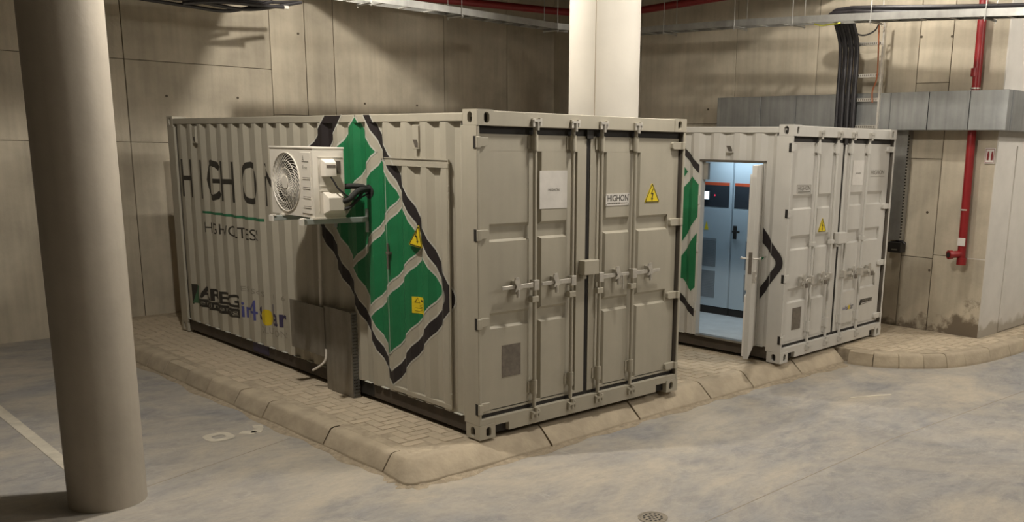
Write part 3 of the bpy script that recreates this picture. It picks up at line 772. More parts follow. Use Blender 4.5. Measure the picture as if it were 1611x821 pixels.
# closed ring split into three bands so each is a simple outline
def strip_between(o_, i_): return list(o_)+list(reversed(i_))
band_R_o = roundpoly([(1.493, 2.563), (.275, 1.090), (1.245, .215)], {1: .17}, 8); band_R_i = roundpoly([(1.612, 2.563), (.415, 1.105), (1.262, .345)], {1: .09}, 8)
def quads(o_, i_):
    n = len(o_); out = []
    for k in range(n-1): out.append([o_[k], o_[k+1], i_[k+1], i_[k]])
    return out
bo = decal('black_band', [poly(q) for q in quads(band_R_o, band_R_i)], M['black'], C1, .0016, header=True)
for line in (band_R_o, band_R_i): decal('outline', [poly(q) for q in ribbon(line, .013, False)], M['outline'], bo, .0022, header=True)
bl_o = [(1.245, .215), (2.93, 2.01), (2.277, 2.563)]; bl_i = [(1.262, .345), (2.636, 1.89), (1.968, 2.563)]
bo = decal('black_band', [poly(q) for q in quads(bl_o, bl_i)], M['black'], C1, .0016, header=False)
for line in (bl_o, bl_i): decal('outline', [poly(q) for q in ribbon(line, .013, False)], M['outline'], bo, .0022, header=False)
for p in ([(1.741, 2.555), (1.45, 2.252), (2.235, 1.62), (2.52, 1.93)], [(1.379, 2.19), (1.106, 1.881), (1.875, 1.255), (2.15, 1.56)],
          [(1.05, 1.83), (.785, 1.49), (1.58, .89), (1.865, 1.21)], [(.761, 1.42), (.485, 1.151), (1.287, .492), (1.59, .79)]):
    sp('green_lozenge', p, M['green'], .0018)
# big lettering HIGHON
def strokes(*rects): return [poly(r) for r in rects]
def vbar(y, z0, z1, w): return [(y+w/2, z0), (y-w/2, z0), (y-w/2, z1), (y+w/2, z1)]
def hbar(y0, y1, z, w): return [(y0, z-w/2), (y1, z-w/2), (y1, z+w/2), (y0, z+w/2)]
Zb, Zt = 1.665, 2.10
def letter(*parts):
    decal('letter', [p for q in parts for p in q], M['lettering'], C1, .0016)
def arcband(cy, cz, ry, rz, wy, wz, a0, a1, n):
    o_ = [(cy-ry*math.cos(math.radians(a0+(a1-a0)*k/n)), cz+rz*math.sin(math.radians(a0+(a1-a0)*k/n))) for k in range(n+1)]
    i_ = [(cy-(ry-wy)*math.cos(math.radians(a0+(a1-a0)*k/n)), cz+(rz-wz)*math.sin(math.radians(a0+(a1-a0)*k/n))) for k in range(n+1)]
    return [poly(q) for q in quads(o_, i_)]
letter(strokes(vbar(5.685, Zb, Zt, .055), vbar(5.44, Zb, Zt, .055), hbar(5.66, 5.46, 1.882, .052)))
letter(strokes(vbar(5.148, Zb, Zt, .036)))
letter(arcband(4.855, 1.883, .20, .228, .068, .068, 42, 318, 12))
decal('letter_bar', strokes(hbar(4.845, 4.725, 1.877, .050)), M['lettering'], C1, .0016)
letter(strokes(vbar(4.600, Zb, Zt, .050), vbar(4.310, Zb, Zt, .055), hbar(4.58, 4.33, 1.882, .055)))
letter(arcband(3.93, 1.887, .19, .224, .055, .062, 0, 360, 20))
letter(strokes(vbar(3.59, Zb, 1.97, .055), vbar(3.22, Zb, Zt, .055), [(3.62, Zt), (3.555, Zt), (3.19, Zb), (3.26, Zb)]))
decal('green_line', [poly([(5.225, 1.499), (3.665, 1.499), (3.665, 1.530), (5.225, 1.524)])], M['letgreen'], C1, .0016)
decal('lettering', [text_on('HIGHVOLT-ESS', 5.138, 3.82, 1.28, 1.40)], M['lettering'], C1, .0016, label='smaller black letters HIGHVOLT-ESS')
# AREG
ar = decal('logo_block', [poly([(5.66, .372), (5.66, .615), (5.56, .615), (5.64, .372)]), text_on('AREG', 5.44, 4.39, .478, .625, .03)], M['lettering'], C1, .0016, label='black AREG logo')
decal('logo_slash', [poly([(5.655, .385), (5.545, .385), (5.43, .615), (5.56, .615)])], M['darkgreen'], ar, .0020)
decal('logo_block', [poly([(5.47, .370), (4.42, .362), (4.40, .462), (5.45, .470)])], M['lettering'], ar, .0016)
decal('fine_print', [text_on('engineering', 5.42, 4.46, .383, .448), poly([(5.47, .463), (4.40, .466), (4.40, .474), (5.47, .472)])], M['faint'], ar, .0022)
decal('lettering', [text_on('i', 4.295, 4.245, .405, .575, .012)], M['blue'], C1, .0016)
decal('lettering', [text_on('n', 4.225, 4.115, .405, .525, .02)], M['blue'], C1, .0016)
decal('lettering', [text_on('4', 4.105, 3.945, .405, .63, .0)], M['blue'], C1, .0016, label='blue numeral 4')
decal('lettering', [text_on('s', 3.915, 3.805, .425, .575, .02)], M['navy'], C1, .0016)
decal('sun_logo', [poly([(3.705+.098*math.cos(k*math.pi/10), .478+.088*math.sin(k*math.pi/10)) for k in range(20)])], M['sun'], C1, .0018, label='yellow sun disc')
for ch, u0, u1, z1 in (('l', 3.605, 3.56, .635), ('a', 3.545, 3.44, .55), ('r', 3.42, 3.29, .555)):
    decal('lettering', [text_on(ch, u0, u1, .415, z1, .02)], M['navy'], C1, .0017)
decal('lettering', [text_on('SOLUTIONS', 3.88, 3.285, .305, .375)], M['faint'], C1, .0016, label='faint letters SOLUTIONS')
for ch, u0, u1 in (('ES', 4.28, 4.14), ('Sc', 4.02, 3.90), ('S', 3.78, 3.71), ('1', 3.50, 3.485), ('6', 3.39, 3.32)):
    decal('lettering', [text_on(ch, u0, u1, .70, .755)], M['faint'], C1, .0016)
# side hatch door of the nearer container: frame lines, header strip, bar
MB().box((-.002, .37, 2.145), (.02, 1.275, 2.207)).build('hatch_header', M['paint1'], C1)
MB().box((-.009, .362, 2.203), (.004, 1.28, 2.210)).build('hatch_frame', M['paint1'], C1)
MB().box((-.008, .360, .19), (.006, .369, 2.208)).build('hatch_frame', M['paint1'], C1)
MB().box((-.0022, .3695, .20), (.006, .3765, 2.20)).build('hatch_gap', M['rubber'], C1)
MB().box((-.0032, 1.2755, .50), (.006, 1.281, 2.20)).build('hatch_gap', M['outline'], C1)
MB().box((-.004, .37, .178), (.03, 1.275, .215)).build('hatch_sill', M['paint1'], C1)
for z in (2.165, 1.99, 1.935, .30):
    MB().box((-.016, .352, z-.02), (.0, .366, z+.02)).build('hatch_hinge', M['paint1'], C1, bevel=.003)
MB().cyl((-.02, 1.243, 1.26), (-.02, 1.243, 1.485), .010, 8).box((-.028, 1.215, 1.39), (.02, 1.265, 1.41)).build('hatch_latch', M['plate'], C1)
# warning triangle and yellow notice on the side
def side_plate(name, p, m, off, parent, d=.0):
    return MB().prism(p, lambda u, v, dd: (dd, u, v), -off-.002, -off+.001).build(name, m, parent)
tp = roundpoly([(.783, 1.678), (.738, 1.482), (.940, 1.500)], {0: .02, 1: .02, 2: .02}, 4)
w1 = side_plate('warning_sign', tp, M['yellow'], .006, C1); w1['label'] = 'yellow triangle with a black lightning bolt'
cc = (.820, 1.553); ins = [(cc[0]+(u-cc[0])*.88, cc[1]+(v-cc[1])*.88) for u, v in tp]
MB_ = MB()
for q in ribbon(ins, .009): MB_.prism([tuple(v) for v in q], lambda u, v, dd: (dd, u, v), -.0090, -.0082)
MB_.build('sign_border', M['signblack'], w1)
MB().prism([(u+(.02 if v > 1.56 else 0), v) for u, v in bolt(.806, 1.570, .082, -1)], lambda u, v, dd: (dd, u, v), -.0092, -.0082).build('sign_bolt', M['signblack'], w1)
n1 = decal('notice_label', [poly([(.931, 1.058), (.742, 1.062), (.742, .922), (.931, .916)])], M['yellow'], C1, .0035, header=True, label='square yellow notice with small print')
np_ = []
def nb(u0, u1, v0, v1): np_.append(poly([(u0, v0), (u1, v0), (u1, v1), (u0, v1)]))
nb(.835, .765, 1.022, 1.038)
for k in range(6): nb(.905 if k in (0, 2) else .85, .765+rng.uniform(0, .03), .935+k*.013, .938+k*.013)
np_ += [poly(q) for q in ribbon([(.878, 1.050), (.905, 1.010), (.850, 1.010)], .005)]
tag(decal('small_print', np_, M['signblack'], n1, .0045, header=True), kind='stuff')
MB().box((.024, 3.74, .05), (.032, 4.11, .155)).build('rail_patch', M['navy'], C1)
MB().box((.024, 1.62, .03), (.032, 1.83, .155)).build('rail_patch', M['rubber'], C1)

# ---- farther container: side print, doorway, leaf, interior
bq = [(1.62, 2.475), (1.185, 2.13), (1.185, 2.015), (1.62, 2.375)]
sp('black_band', bq, M['black'], .0016, parent=C2, header=False)
sp('black_band', [(1.62, .77), (1.187, .457), (1.187, .345), (1.62, .66)], M['black'], .0016, parent=C2, header=False)
ro = roundpoly([(.345, 1.51), (-.015, 1.125), (.345, .655)], {1: .14}, 8); ri = roundpoly([(.345, 1.325), (.110, 1.115), (.345, .815)], {1: .07}, 8)
bo = decal('black_band', [poly(q) for q in quads(ro, ri)], M['black'], C2, .0016)
for line in (ro, ri): decal('outline', [poly(q) for q in ribbon(line, .012, False)], M['outline'], bo, .0022)
sp('green_lozenge', [(1.305, 2.02), (1.185, 1.905), (1.185, 1.57), (1.62, 1.0), (1.62, 1.72)], M['green'], .0018, parent=C2, header=False)
sp('green_lozenge', [(1.185, 1.405), (1.62, .86), (1.62, .80), (1.415, .80), (1.265, .665), (1.185, .735)], M['green'], .0018, parent=C2, header=False)
sp('green_lozenge', [(1.62, 2.30), (1.385, 2.06), (1.45, 1.98), (1.62, 2.0)], M['green'], .0018, parent=C2, header=False)
sp('green_lozenge', [(.345, 1.17), (.28, 1.165), (.345, 1.10)], M['green'], .0018, parent=C2, header=False)
# doorway frame
fr = MB().box((-.004, 1.172, .165), (.075, 1.205, 2.195)).build('doorway_jamb', M['paint1_lit'], C2)
MB().box((-.004, .33, .165), (.075, .352, 2.195)).build('doorway_jamb', M['paint1_lit'], C2)
MB().box((-.006, .33, 2.178), (.075, 1.205, 2.205)).build('doorway_head', M['brown'], C2)
MB().box((.0, .35, .150), (.09, 1.18, .172)).build('doorway_sill', M['galv'], C2)
MB().box((.02, 1.10, 1.98), (.06, 1.175, 2.17)).build('door_closer', M['galv'], C2)
for z in (1.75, 1.2, .5): MB().cyl((-.012, 1.188, z-.05), (-.012, 1.188, z+.05), .011, 8).build('jamb_hinge', M['paint1_lit'], C2)
# leaf, swung out about its hinge edge
ld = bpy.data.objects.new('side_door', None)
leaf = MB().box((-.006, .0, .0), (.044, .82, 1.99)).build('side_door', M['paint1_lit'], C2, bevel=.003)
bpy.data.objects.remove(ld)
leaf.location = (-.012, .345, .178); leaf.rotation_euler = (0, 0, math.radians(118.3))
MB().box((.044, .06, .02), (.066, .77, .66)).build('kick_panel', M['stickerwhite'], leaf)
MB().box((.044, .06, .72), (.066, .77, 1.90)).build('inner_panel', M['paint1_lit'], leaf)
MB().box((.0, .8195, .90), (.036, .824, 1.12)).build('lock_plate', M['plate'], leaf)
MB().cyl((-.075, .765, 1.05), (.12, .765, 1.05), .009, 8).box((-.082, .68, 1.04), (-.066, .775, 1.06)).box((.108, .68, 1.04), (.124, .775, 1.06)).build('door_handle', M['zinc'], leaf)
MB().box((-.04, .70, .80), (-.006, .79, .92)).cyl((-.045, .745, .86), (-.02, .745, .86), .03, 10).build('outer_latch', M['zinc'], leaf)
# interior
MB().box((.04, .12, .10), (2.38, 5.98, .165)).build('inner_floor', M['inner_floor'], C2)
MB().box((2.36, .12, .165), (2.39, 5.98, 2.50)).build('inner_wall', M['lining'], C2)
MB().box((.05, .12, .165), (2.38, .14, 2.50)).build('inner_wall', M['lining'], C2)
MB().box((.05, 4.0, .165), (2.38, 4.02, 2.50)).build('inner_wall', M['lining'], C2)
MB().box((.05, .12, 2.44), (2.38, 4.0, 2.47)).build('inner_ceiling', M['lining'], C2)
MB().box((.045, .12, .165), (.052, .33, 2.47)).box((.045, 1.205, .165), (.052, 4.0, 2.47)).box((.045, .33, 2.205), (.052, 1.205, 2.47)).build('inner_wall', M['lining'], C2)
def w2(l): c, s_ = math.cos(PH2), math.sin(PH2); return (X2+c*l[0]-s_*l[1], Y2+s_*l[0]+c*l[1], l[2])
tl = thing('strip_lamp', 'cool white strip lamp on the ceiling inside the farther container', 'lamp', w2((1.02, 1.3, 2.36)), PH2)
MB().box((-.05, -.6, .03), (.05, .6, .075)).build('housing', M['acwhite'], tl)
MB().cyl((0, -.58, .02), (0, .58, .02), .014, 10).build('tube', M['tube_in'], tl)
la = area('lamp_inside', (0, 0, -.01), 9.5, .12, 1.1, (.72, .88, 1)); la.parent = tl
def cabinet(ylo, yhi, label, full):
    t = thing('equipment_cabinet', label, 'cabinet', w2((1.3, ylo, .165)), PH2, 'cabinets inside the farther container')
    w_ = yhi-ylo; z0 = .0
    MB().box((.015, .004, 0), (.85, w_-.004, .095)).build('plinth', M['rubber'], t)
    MB().box((.02, .004, .095), (.85, w_-.004, 2.20)).build('body', M['cab'], t, bevel=.004)
    d = MB().box((0, .010, .10), (.022, w_-.010, 1.99)).build('cabinet_door', M['cab'], t, bevel=.003)
    MB().box((0, .010, 2.0), (.022, w_-.010, 2.19)).build('top_panel', M['cab'], t, bevel=.003)
    MB().box((-.004, .05, 1.415), (.002, w_-.03, 1.695)).build('dark_band', M['cabdark'], d)
    MB().box((-.005, .05, 1.695), (.002, w_-.03, 1.733)).build('orange_stripe', M['caborange'], d)
    for za, zz in ((.63, 1.005), (.215, .575)):
        v = MB()
        v.box((-.004, (.22 if full else .03), za), (.001, w_-.012-(.0 if full else .22), zz))
        vo = v.build('vent_grille', M['cabvent'], d)
        s_ = MB(); z = za+.015
        while z < zz-.01: s_.box((-.0075, (.235 if full else .045), z), (-.0035, w_-.03-(.0 if full else .22), z+.008)); z += .022
        tag(s_.build('louvre', M['cabvent'], vo), kind='stuff')
    if full:
        MB().box((-.03, .34, 1.50), (-.003, .43, 1.62)).build('display', M['cabdark'], d)
        MB().box((-.032, .35, 1.51), (-.029, .42, 1.61)).build('screen', M['screen'], d)
        MB().cyl((-.006, .275, 1.565), (-.003, .275, 1.565), .012, 8).build('indicator', M['led'], d)
        MB().prism([(.355, 1.11), (.425, 1.11), (.39, 1.22)], lambda u, v, dd: (dd, u, v), -.004, -.001).build('warning_sign', M['yellow'], d)
    else:
        MB().box((-.012, w_-.085, 1.02), (.0, w_-.035, 1.19)).build('handle_plate', M['rubber'], d)
        MB().box((-.05, w_-.15, 1.105), (-.03, w_-.045, 1.13)).box((-.04, w_-.07, 1.105), (-.01, w_-.05, 1.13)).build('handle', M['rubber'], d)
    return t
cabinet(1.62, 2.44, 'pale blue-grey cabinet with lit screen, left one seen through the open side door', True)
cabinet(.84, 1.615, 'pale blue-grey cabinet with black lever handle, right one seen through the open side door', False)
# padlocks on the door handles
def padlock(l, label, C=None):
    loc = w2(l) if C == 2 else l
    t = thing('padlock', label, 'padlock', loc, PH2 if C == 2 else 0)
    MB().box((-.026, -.012, -.055), (.026, .012, 0)).build('lock_body', M['plate'], t, bevel=.004)
    MB().tube([(-.016, 0, 0), (-.016, 0, .025), (-.008, 0, .036), (.008, 0, .036), (.016, 0, .025), (.016, 0, 0)], .005, 6).build('shackle', M['zinc'], t, smooth=40)
for x, lb in ((.595-.20, 'first padlock from the left on the farther container doors'), (1.015-.20, 'second padlock from the left on the farther container doors'), (1.35+.20, 'third padlock from the left on the farther container doors'), (1.776+.20, 'rightmost padlock on the farther container doors')):
    padlock((x+.03, -.03, .872), lb, 2)
tp_ = thing('padlock_pin', 'steel pin hanging from the third door handle of the nearer container', 'pin', (1.595, -.03, 1.20))
MB().cyl((0, 0, -.11), (0, 0, .01), .010, 8).build('rod', M['zinc'], tp_); MB().tube([(-.012, .004, .0), (-.02, .004, -.03), (-.012, .006, -.06)], .004, 6).build('ring', M['zinc'], tp_)

# ------------------------------------------------------------------ outdoor unit, bracket, pipes
br = thing('wall_bracket', 'grey steel wall bracket carrying the white outdoor unit', 'bracket', (0, 1.58, 1.66))
for dy in (0, .55):
    MB().box((-.632, dy-.022, -.014), (-.0, dy+.022, .030)).build('arm', M['bracket'], br, bevel=.003)
    MB().box((-.014, dy-.022, -.105), (-.001, dy+.024, .098)).build('wall_plate', M['bracket'], br, bevel=.003)
    MB().box((-.640, dy-.030, -.018), (-.622, dy+.030, .034)).build('arm_cap', M['pvc'], br)
    MB().box((-.628, dy-.03, .030), (-.60, dy+.03, .040)).build('foot_clip', M['pvc'], br)
ac = thing('outdoor_unit', 'white air conditioner outdoor unit on a bracket by the green logo', 'air conditioner', (-.519, 1.56, 1.70))
AW, AH, AD = .770, .583, .290
# casing with a round opening in front (x = 0 faces the camera side)
fc = (.480, .282); FR = .252; n = 48
vs = []; fs = []
for k in range(n):
    t_ = 2*math.pi*k/n; c, s_ = math.cos(t_), math.sin(t_)
    f = min(((AW-fc[0]) if c > 0 else fc[0])/max(abs(c), 1e-6), ((AH-fc[1]) if s_ > 0 else fc[1])/max(abs(s_), 1e-6))
    vs.append((0, fc[0]+c*f, fc[1]+s_*f))
for cu_, cv_ in ((0, 0), (AW, 0), (AW, AH), (0, AH)):
    k = min(range(n), key=lambda q: (vs[q][1]-cu_)**2+(vs[q][2]-cv_)**2); vs[k] = (0, cu_, cv_)
vs += [(0, fc[0]+FR*math.cos(2*math.pi*k/n), fc[1]+FR*math.sin(2*math.pi*k/n)) for k in range(n)]
vs += [(.045, fc[0]+FR*math.cos(2*math.pi*k/n), fc[1]+FR*math.sin(2*math.pi*k/n)) for k in range(n)]
fs = [(k, (k+1) % n, n+(k+1) % n, n+k) for k in range(n)]+[(n+k, n+(k+1) % n, 2*n+(k+1) % n, 2*n+k) for k in range(n)]
mb = MB().add(vs, fs)
mb.add([(0,0,0),(AD,0,0),(AD,AW,0),(0,AW,0),(0,0,AH),(AD,0,AH),(AD,AW,AH),(0,AW,AH)], [(0,3,2,1),(4,5,6,7),(0,1,5,4),(1,2,6,5),(2,3,7,6)])
cas = mb.build('casing', M['acwhite'], ac)
MB().box((-.006, -.004, AH-.012), (AD+.006, AW+.004, AH+.004)).build('top_cover', M['acwhite'], ac, bevel=.003)
MB().cyl((.044, *fc), (.046, *fc), FR, 40).build('fan_cavity', M['acdark'], ac)
mb = MB()
for q in range(3):
    a0 = q*2.094
    vs = []
    for r in (.05, .12, .20, .235):
        for da, dx in ((-.35, .012), (.35, .036)): vs.append((dx, fc[0]+r*math.cos(a0+da), fc[1]+r*math.sin(a0+da)))
    mb.add(vs, [(0, 1, 3, 2), (2, 3, 5, 4), (4, 5, 7, 6)])
mb.build('fan', M['acdark'], ac)
mb = MB()
for ang, r0_, r1_ in [(k, .050, FR) for k in range(34)]:
    prev = None; a0 = 2*math.pi*ang/34
    pts = []
    for k in range(8):
        u = k/7; r = r0_+(r1_-r0_)*u; a = a0-1.25*u**1.15
        pts.append((-.012+.010*u*u, fc[0]-r*math.cos(a), fc[1]+r*math.sin(a)))
    for p, q in zip(pts, pts[1:]):
        p = Vector(p); q = Vector(q); d = (q-p).normalized(); w_ = Vector((0, -d.z, d.y)).normalized()*.0024
        mb.add([p-w_, q-w_, q+w_, p+w_, p-w_+Vector((.0035, 0, 0)), q-w_+Vector((.0035, 0, 0)), q+w_+Vector((.0035, 0, 0)), p+w_+Vector((.0035, 0, 0))], [(0, 1, 2, 3), (0, 4, 5, 1), (3, 2, 6, 7)])
gr = mb.build('grille', M['acwhite'], ac)
MB().cyl((-.016, *fc), (-.004, *fc), .056, 24).build('grille_hub', M['acwhite'], gr)
for r in (.252, .185, .12):
    MB().tube([(-.004 if r > .2 else -.008, fc[0]+r*math.cos(2*math.pi*k/36), fc[1]+r*math.sin(2*math.pi*k/36)) for k in range(37)], .0055 if r > .2 else .003, 6).build('grille_ring', M['acwhite'], gr)
sp_ = MB().box((-.006, .030, .030), (.001, .205, AH-.04)).build('front_strip', M['acwhite'], ac, bevel=.003)
for z in (.325, .245, .165, .085):
    MB().box((-.010, .045, z-.006), (-.005, .17, z+.002)).build('strip_rib', M['acwhite'], sp_)
    MB().box((-.0068, .045, z+.002), (-.0055, .17, z+.008)).build('rib_gap', M['plate'], sp_)
def aclet(body, u0, u1, v0, v1):
    vs_, fs_ = text2d(body)
    MB().add([(-.0068, u0+(u1-u0)*a, v0+(v1-v0)*b) for a, b in vs_], fs_).build('lettering', M['letgrey'], sp_)
aclet('A', .170, .135, .462, .515); aclet('Easy', .165, .085, .395, .430)
MB().box((-.0072, .060, .460), (-.0055, .172, .466)).build('logo_line', M['letgrey'], sp_)
# side (y = 0): frame lines, handle box, valve cover, rating label
fy = lambda u, v, d: (u, d, v)
MB().box((.045, -.004, .500), (.275, .001, .506)).box((.045, -.004, .05), (.049, .001, .506)).box((.06, -.003, .262), (.28, .001, .268)).box((.06, -.003, .222), (.28, .001, .227)).build('side_moulding', M['acwhite'], ac)
def hood(u0, u1, v0, v1, dep, ts, bs, nm):
    v_ = [(u0, 0, v0), (u1, 0, v0), (u1, 0, v1), (u0, 0, v1), (u0+.012, -dep, v0+bs), (u1-.006, -dep, v0+bs), (u1-.006, -dep, v1-ts), (u0+.012, -dep, v1-ts)]
    return MB().add(v_, [(4, 5, 6, 7), (0, 1, 5, 4), (1, 2, 6, 5), (2, 3, 7, 6), (3, 0, 4, 7)]).build(nm, M['acwhite'], ac, bevel=.003)
hb = hood(.075, .195, .345, .490, .055, .03, .0, 'handle_box')
MB().box((.098, -.058, .418), (.180, -.050, .442)).build('handle_recess', M['plate'], hb)
hood(.085, .245, .030, .215, .075, .045, .03, 'valve_cover')
MB().box((.205, -.003, .365), (.255, .001, .475)).build('rating_label', M['plate'], ac)
for dy in (.02, .57):
    MB().box((-.02, dy-.03, -.012), (AD, dy+.03, .0)).build('mounting_foot', M['acwhite'], ac)
tag(MB().tube(smoothpath([(-.38, 1.52, 2.045), (-.36, 1.50, 2.0), (-.33, 1.48, 1.94), (-.24, 1.47, 1.87), (-.16, 1.49, 1.845), (-.06, 1.52, 1.88), (.02, 1.54, 1.90)]), .008, 6).build('wire', M['cable'], smooth=40), 'thin black wire dropping from the handle box of the outdoor unit', 'wire')
for i, (z0, y0, off, lb) in enumerate(((1.885, 1.515, .0, 'thick black insulated pipe from the valve cover to the container wall, lower one'), (1.815, 1.515, .02, 'thin black pipe sagging below the insulated one beside the outdoor unit'))):
    r = (.026, .014)[i]
    pth = smoothpath([(-.29, y0, z0-.05), (-.24, 1.475, z0-.03), (-.15, 1.49, z0+.03), (-.06, 1.52, 1.93), (.03, 1.545, 1.93)])
    tag(MB().tube(pth, r, 10).build('refrigerant_pipe', M['insul'], smooth=40), lb, 'pipe', 'black pipes of the outdoor unit')
pth = smoothpath([(-.22, 1.60, 1.955), (-.15, 1.56, 1.96), (-.08, 1.53, 1.955), (-.03, 1.53, 1.935), (.03, 1.55, 1.91)])
tag(MB().tube(pth, .024, 10).build('refrigerant_pipe', M['insul'], smooth=40), 'thick black insulated pipe coming from behind the outdoor unit, upper one', 'pipe', 'black pipes of the outdoor unit')
tag(MB().cyl((-.004, 1.545, 1.91), (.02, 1.545, 1.91), .062, 20).build('wall_gland', M['insul']), 'round black pipe gland in the container wall by the outdoor unit', 'gland')
# conduit and cover box
cd = thing('conduit', 'white plastic conduit running down from below the outdoor unit to the cover plate', 'pipe', (-.028, 2.44, .78))
MB().cyl((0, 0, 0), (0, -.03, .89), .016, 12).build('pipe', M['pvc'], cd, smooth=40)
MB().cyl((0, -.008, .245), (0, -.009, .262), .020, 12).build('coupling', M['pvc'], cd, smooth=40)
cv = thing('cable_cover', 'grey sheet metal cable cover standing on the pavers against the nearer container', 'cover', (-.07, 1.83, -.012))
MB().box((0, .0, 0), (.012, .475, .815)).build('front_plate', M['coverplate'], cv, bevel=.003)
MB().box((-.008, .478, .31), (.008, 1.16, .795)).build('side_plate', M['coverplate'], cv, bevel=.003)
MB().box((-.004, .0, .806), (.066, .48, .815)).build('top_lip', M['coverplate'], cv)
pf = MB()
xw = .075
nz, nx = 26, 4
# perforated flange: solid bars around square holes
for i in range(nx+1):
    x0 = .012+i*(xw-.012)/nx; pf.box((x0-.0028, -.003, 0), (x0+.0028, .002, .80))
for j in range(nz+1):
    z = j*.80/nz; pf.box((.012, -.003, max(z-.0085, 0)), (xw, .002, z+.0085))
pf.build('perforated_flange', M['galv'], cv)
dp = thing('drain_spout', 'short bent white drain pipe by the cable cover', 'pipe', (-.09, 2.30, .33))
MB().tube(smoothpath([(0.02, 0, .05), (.01, .0, -.05), (-.02, .04, -.11), (-.06, .13, -.17)]), .011, 8).build('pipe', M['pvc'], dp, smooth=40)

# ------------------------------------------------------------------ right wall: duct, ladder, cables, pipes
def duct(label, segs, loc):
    t = thing('air_duct', label, 'duct', loc)
    for a, b in segs:
        MB().box(a, b).build('duct_section', M['duct'], t, bevel=.003)
    return t
dz0, dz1, dx0 = 2.60, 3.075, 7.14
D = []
for a, b in ((3.34, 2.55), (2.54, 1.95), (1.94, 1.17), (1.16, .50), (.495, -.02), (-.03, -.55), (-.56, -1.02)):
    D.append(((0, b, 0), (.12, a, .475)))
duct('long galvanised sheet metal duct fixed along the right concrete wall', D, (dx0, 0, dz0))
duct('galvanised sheet metal duct continuing round the corner along the white wall', [((.123, .0, 0), (1.6, .185, .475)), ((1.61, 0, 0), (3.2, .185, .475))], (dx0+.0, -1.03, dz0))
t = thing('steel_chute', 'narrow dark steel chute on the wall just right of the farther container', 'chute', (7.30, .29, 1.14))
MB().box((0, 0, .02), (.13, .19, 1.46)).build('casing', M['galv'], t, bevel=.003)
mb = MB()
for k in range(34): mb.box((-.004, -.010, .06+k*.04), (.02, .002, .08+k*.04))
tag(mb.build('perforated_edge', M['rubber'], t), kind='stuff')
t = thing('junction_box', 'small black box below the steel chute on the right wall', 'box', (7.27, .25, 1.0))
MB().box((0, 0, 0), (.14, .19, .14)).build('body', M['rubber'], t, bevel=.006)
MB().tube([(.05, -.03, .12), (.05, -.0, .15), (.05, .1, .16)], .012, 6).build('cable_stub', M['cable'], t)
MB().box((-.003, .05, .03), (.0, .13, .05)).build('print', M['letgrey'], t)
# vertical ladder tray
t = thing('cable_ladder', 'vertical cable ladder with pale rungs above the farther container', 'cable ladder', (7.10, .65, 1.9))
for y in (0, .62): MB().box((0, y-.012, 0), (.05, y+.012, 2.12)).build('rail', M['zinc'], t)
for z in (1.80, 1.40, 1.09, .74, .3):
    rg = MB().box((.0, .012, z-.022), (.022, .608, z+.022)).build('rung', M['zinc'], t)
    mb = MB()
    for k in range(20): mb.box((-.0015, .03+k*.028, z-.010), (.0, .042+k*.028, z+.012))
    tag(mb.build('slot', M['brown'], rg), kind='stuff')
for k in range(7):
    y = 1.235-k*.043; x = 7.045+(k % 2)*.03
    pth = smoothpath([(6.54-.03*k, -2.4, 3.80+.05*(k % 2)), (6.54-.03*k, -1.3, 3.86+.05*(k % 2)), (6.54-.03*k, -.2, 3.93+.06*(k % 2)), (6.54-.025*k, .55, 4.0+.05*(k % 2)), (6.62, y-.1, 4.05+.03*(k % 2)), (6.88, y, 3.96), (x, y, 3.65), (x, y+rng.uniform(-.01, .01), 3.0), (x, y-.02, 1.9)], 6)
    tag(MB().tube(pth, .025, 8).build('power_cable', M['cable'], smooth=40), ('leftmost', 'second from the left', 'third from the left', 'middle one', 'third from the right', 'second from the right', 'rightmost')[k]+' of the seven thick black power cables running down the wall ladder', 'cable', 'black power cables on the wall ladder')
tag(MB().tube(smoothpath([(6.9, .62, 4.0), (7.06, .70, 3.85), (7.07, .68, 3.3), (7.07, .73, 3.1), (7.07, .72, 2.95)]), .010, 6).build('thin_cable', M['orange'], smooth=40), 'thin orange-brown cable along the right rail of the wall ladder', 'cable')
tag(MB().tube(smoothpath([(6.95, 1.05, 3.88), (7.0, .9, 3.80), (7.0, .72, 3.85), (6.9, .6, 3.98)]), .010, 6).build('thin_cable', M['cable'], smooth=40), 'thin dark cable looping across the top of the wall ladder', 'cable')
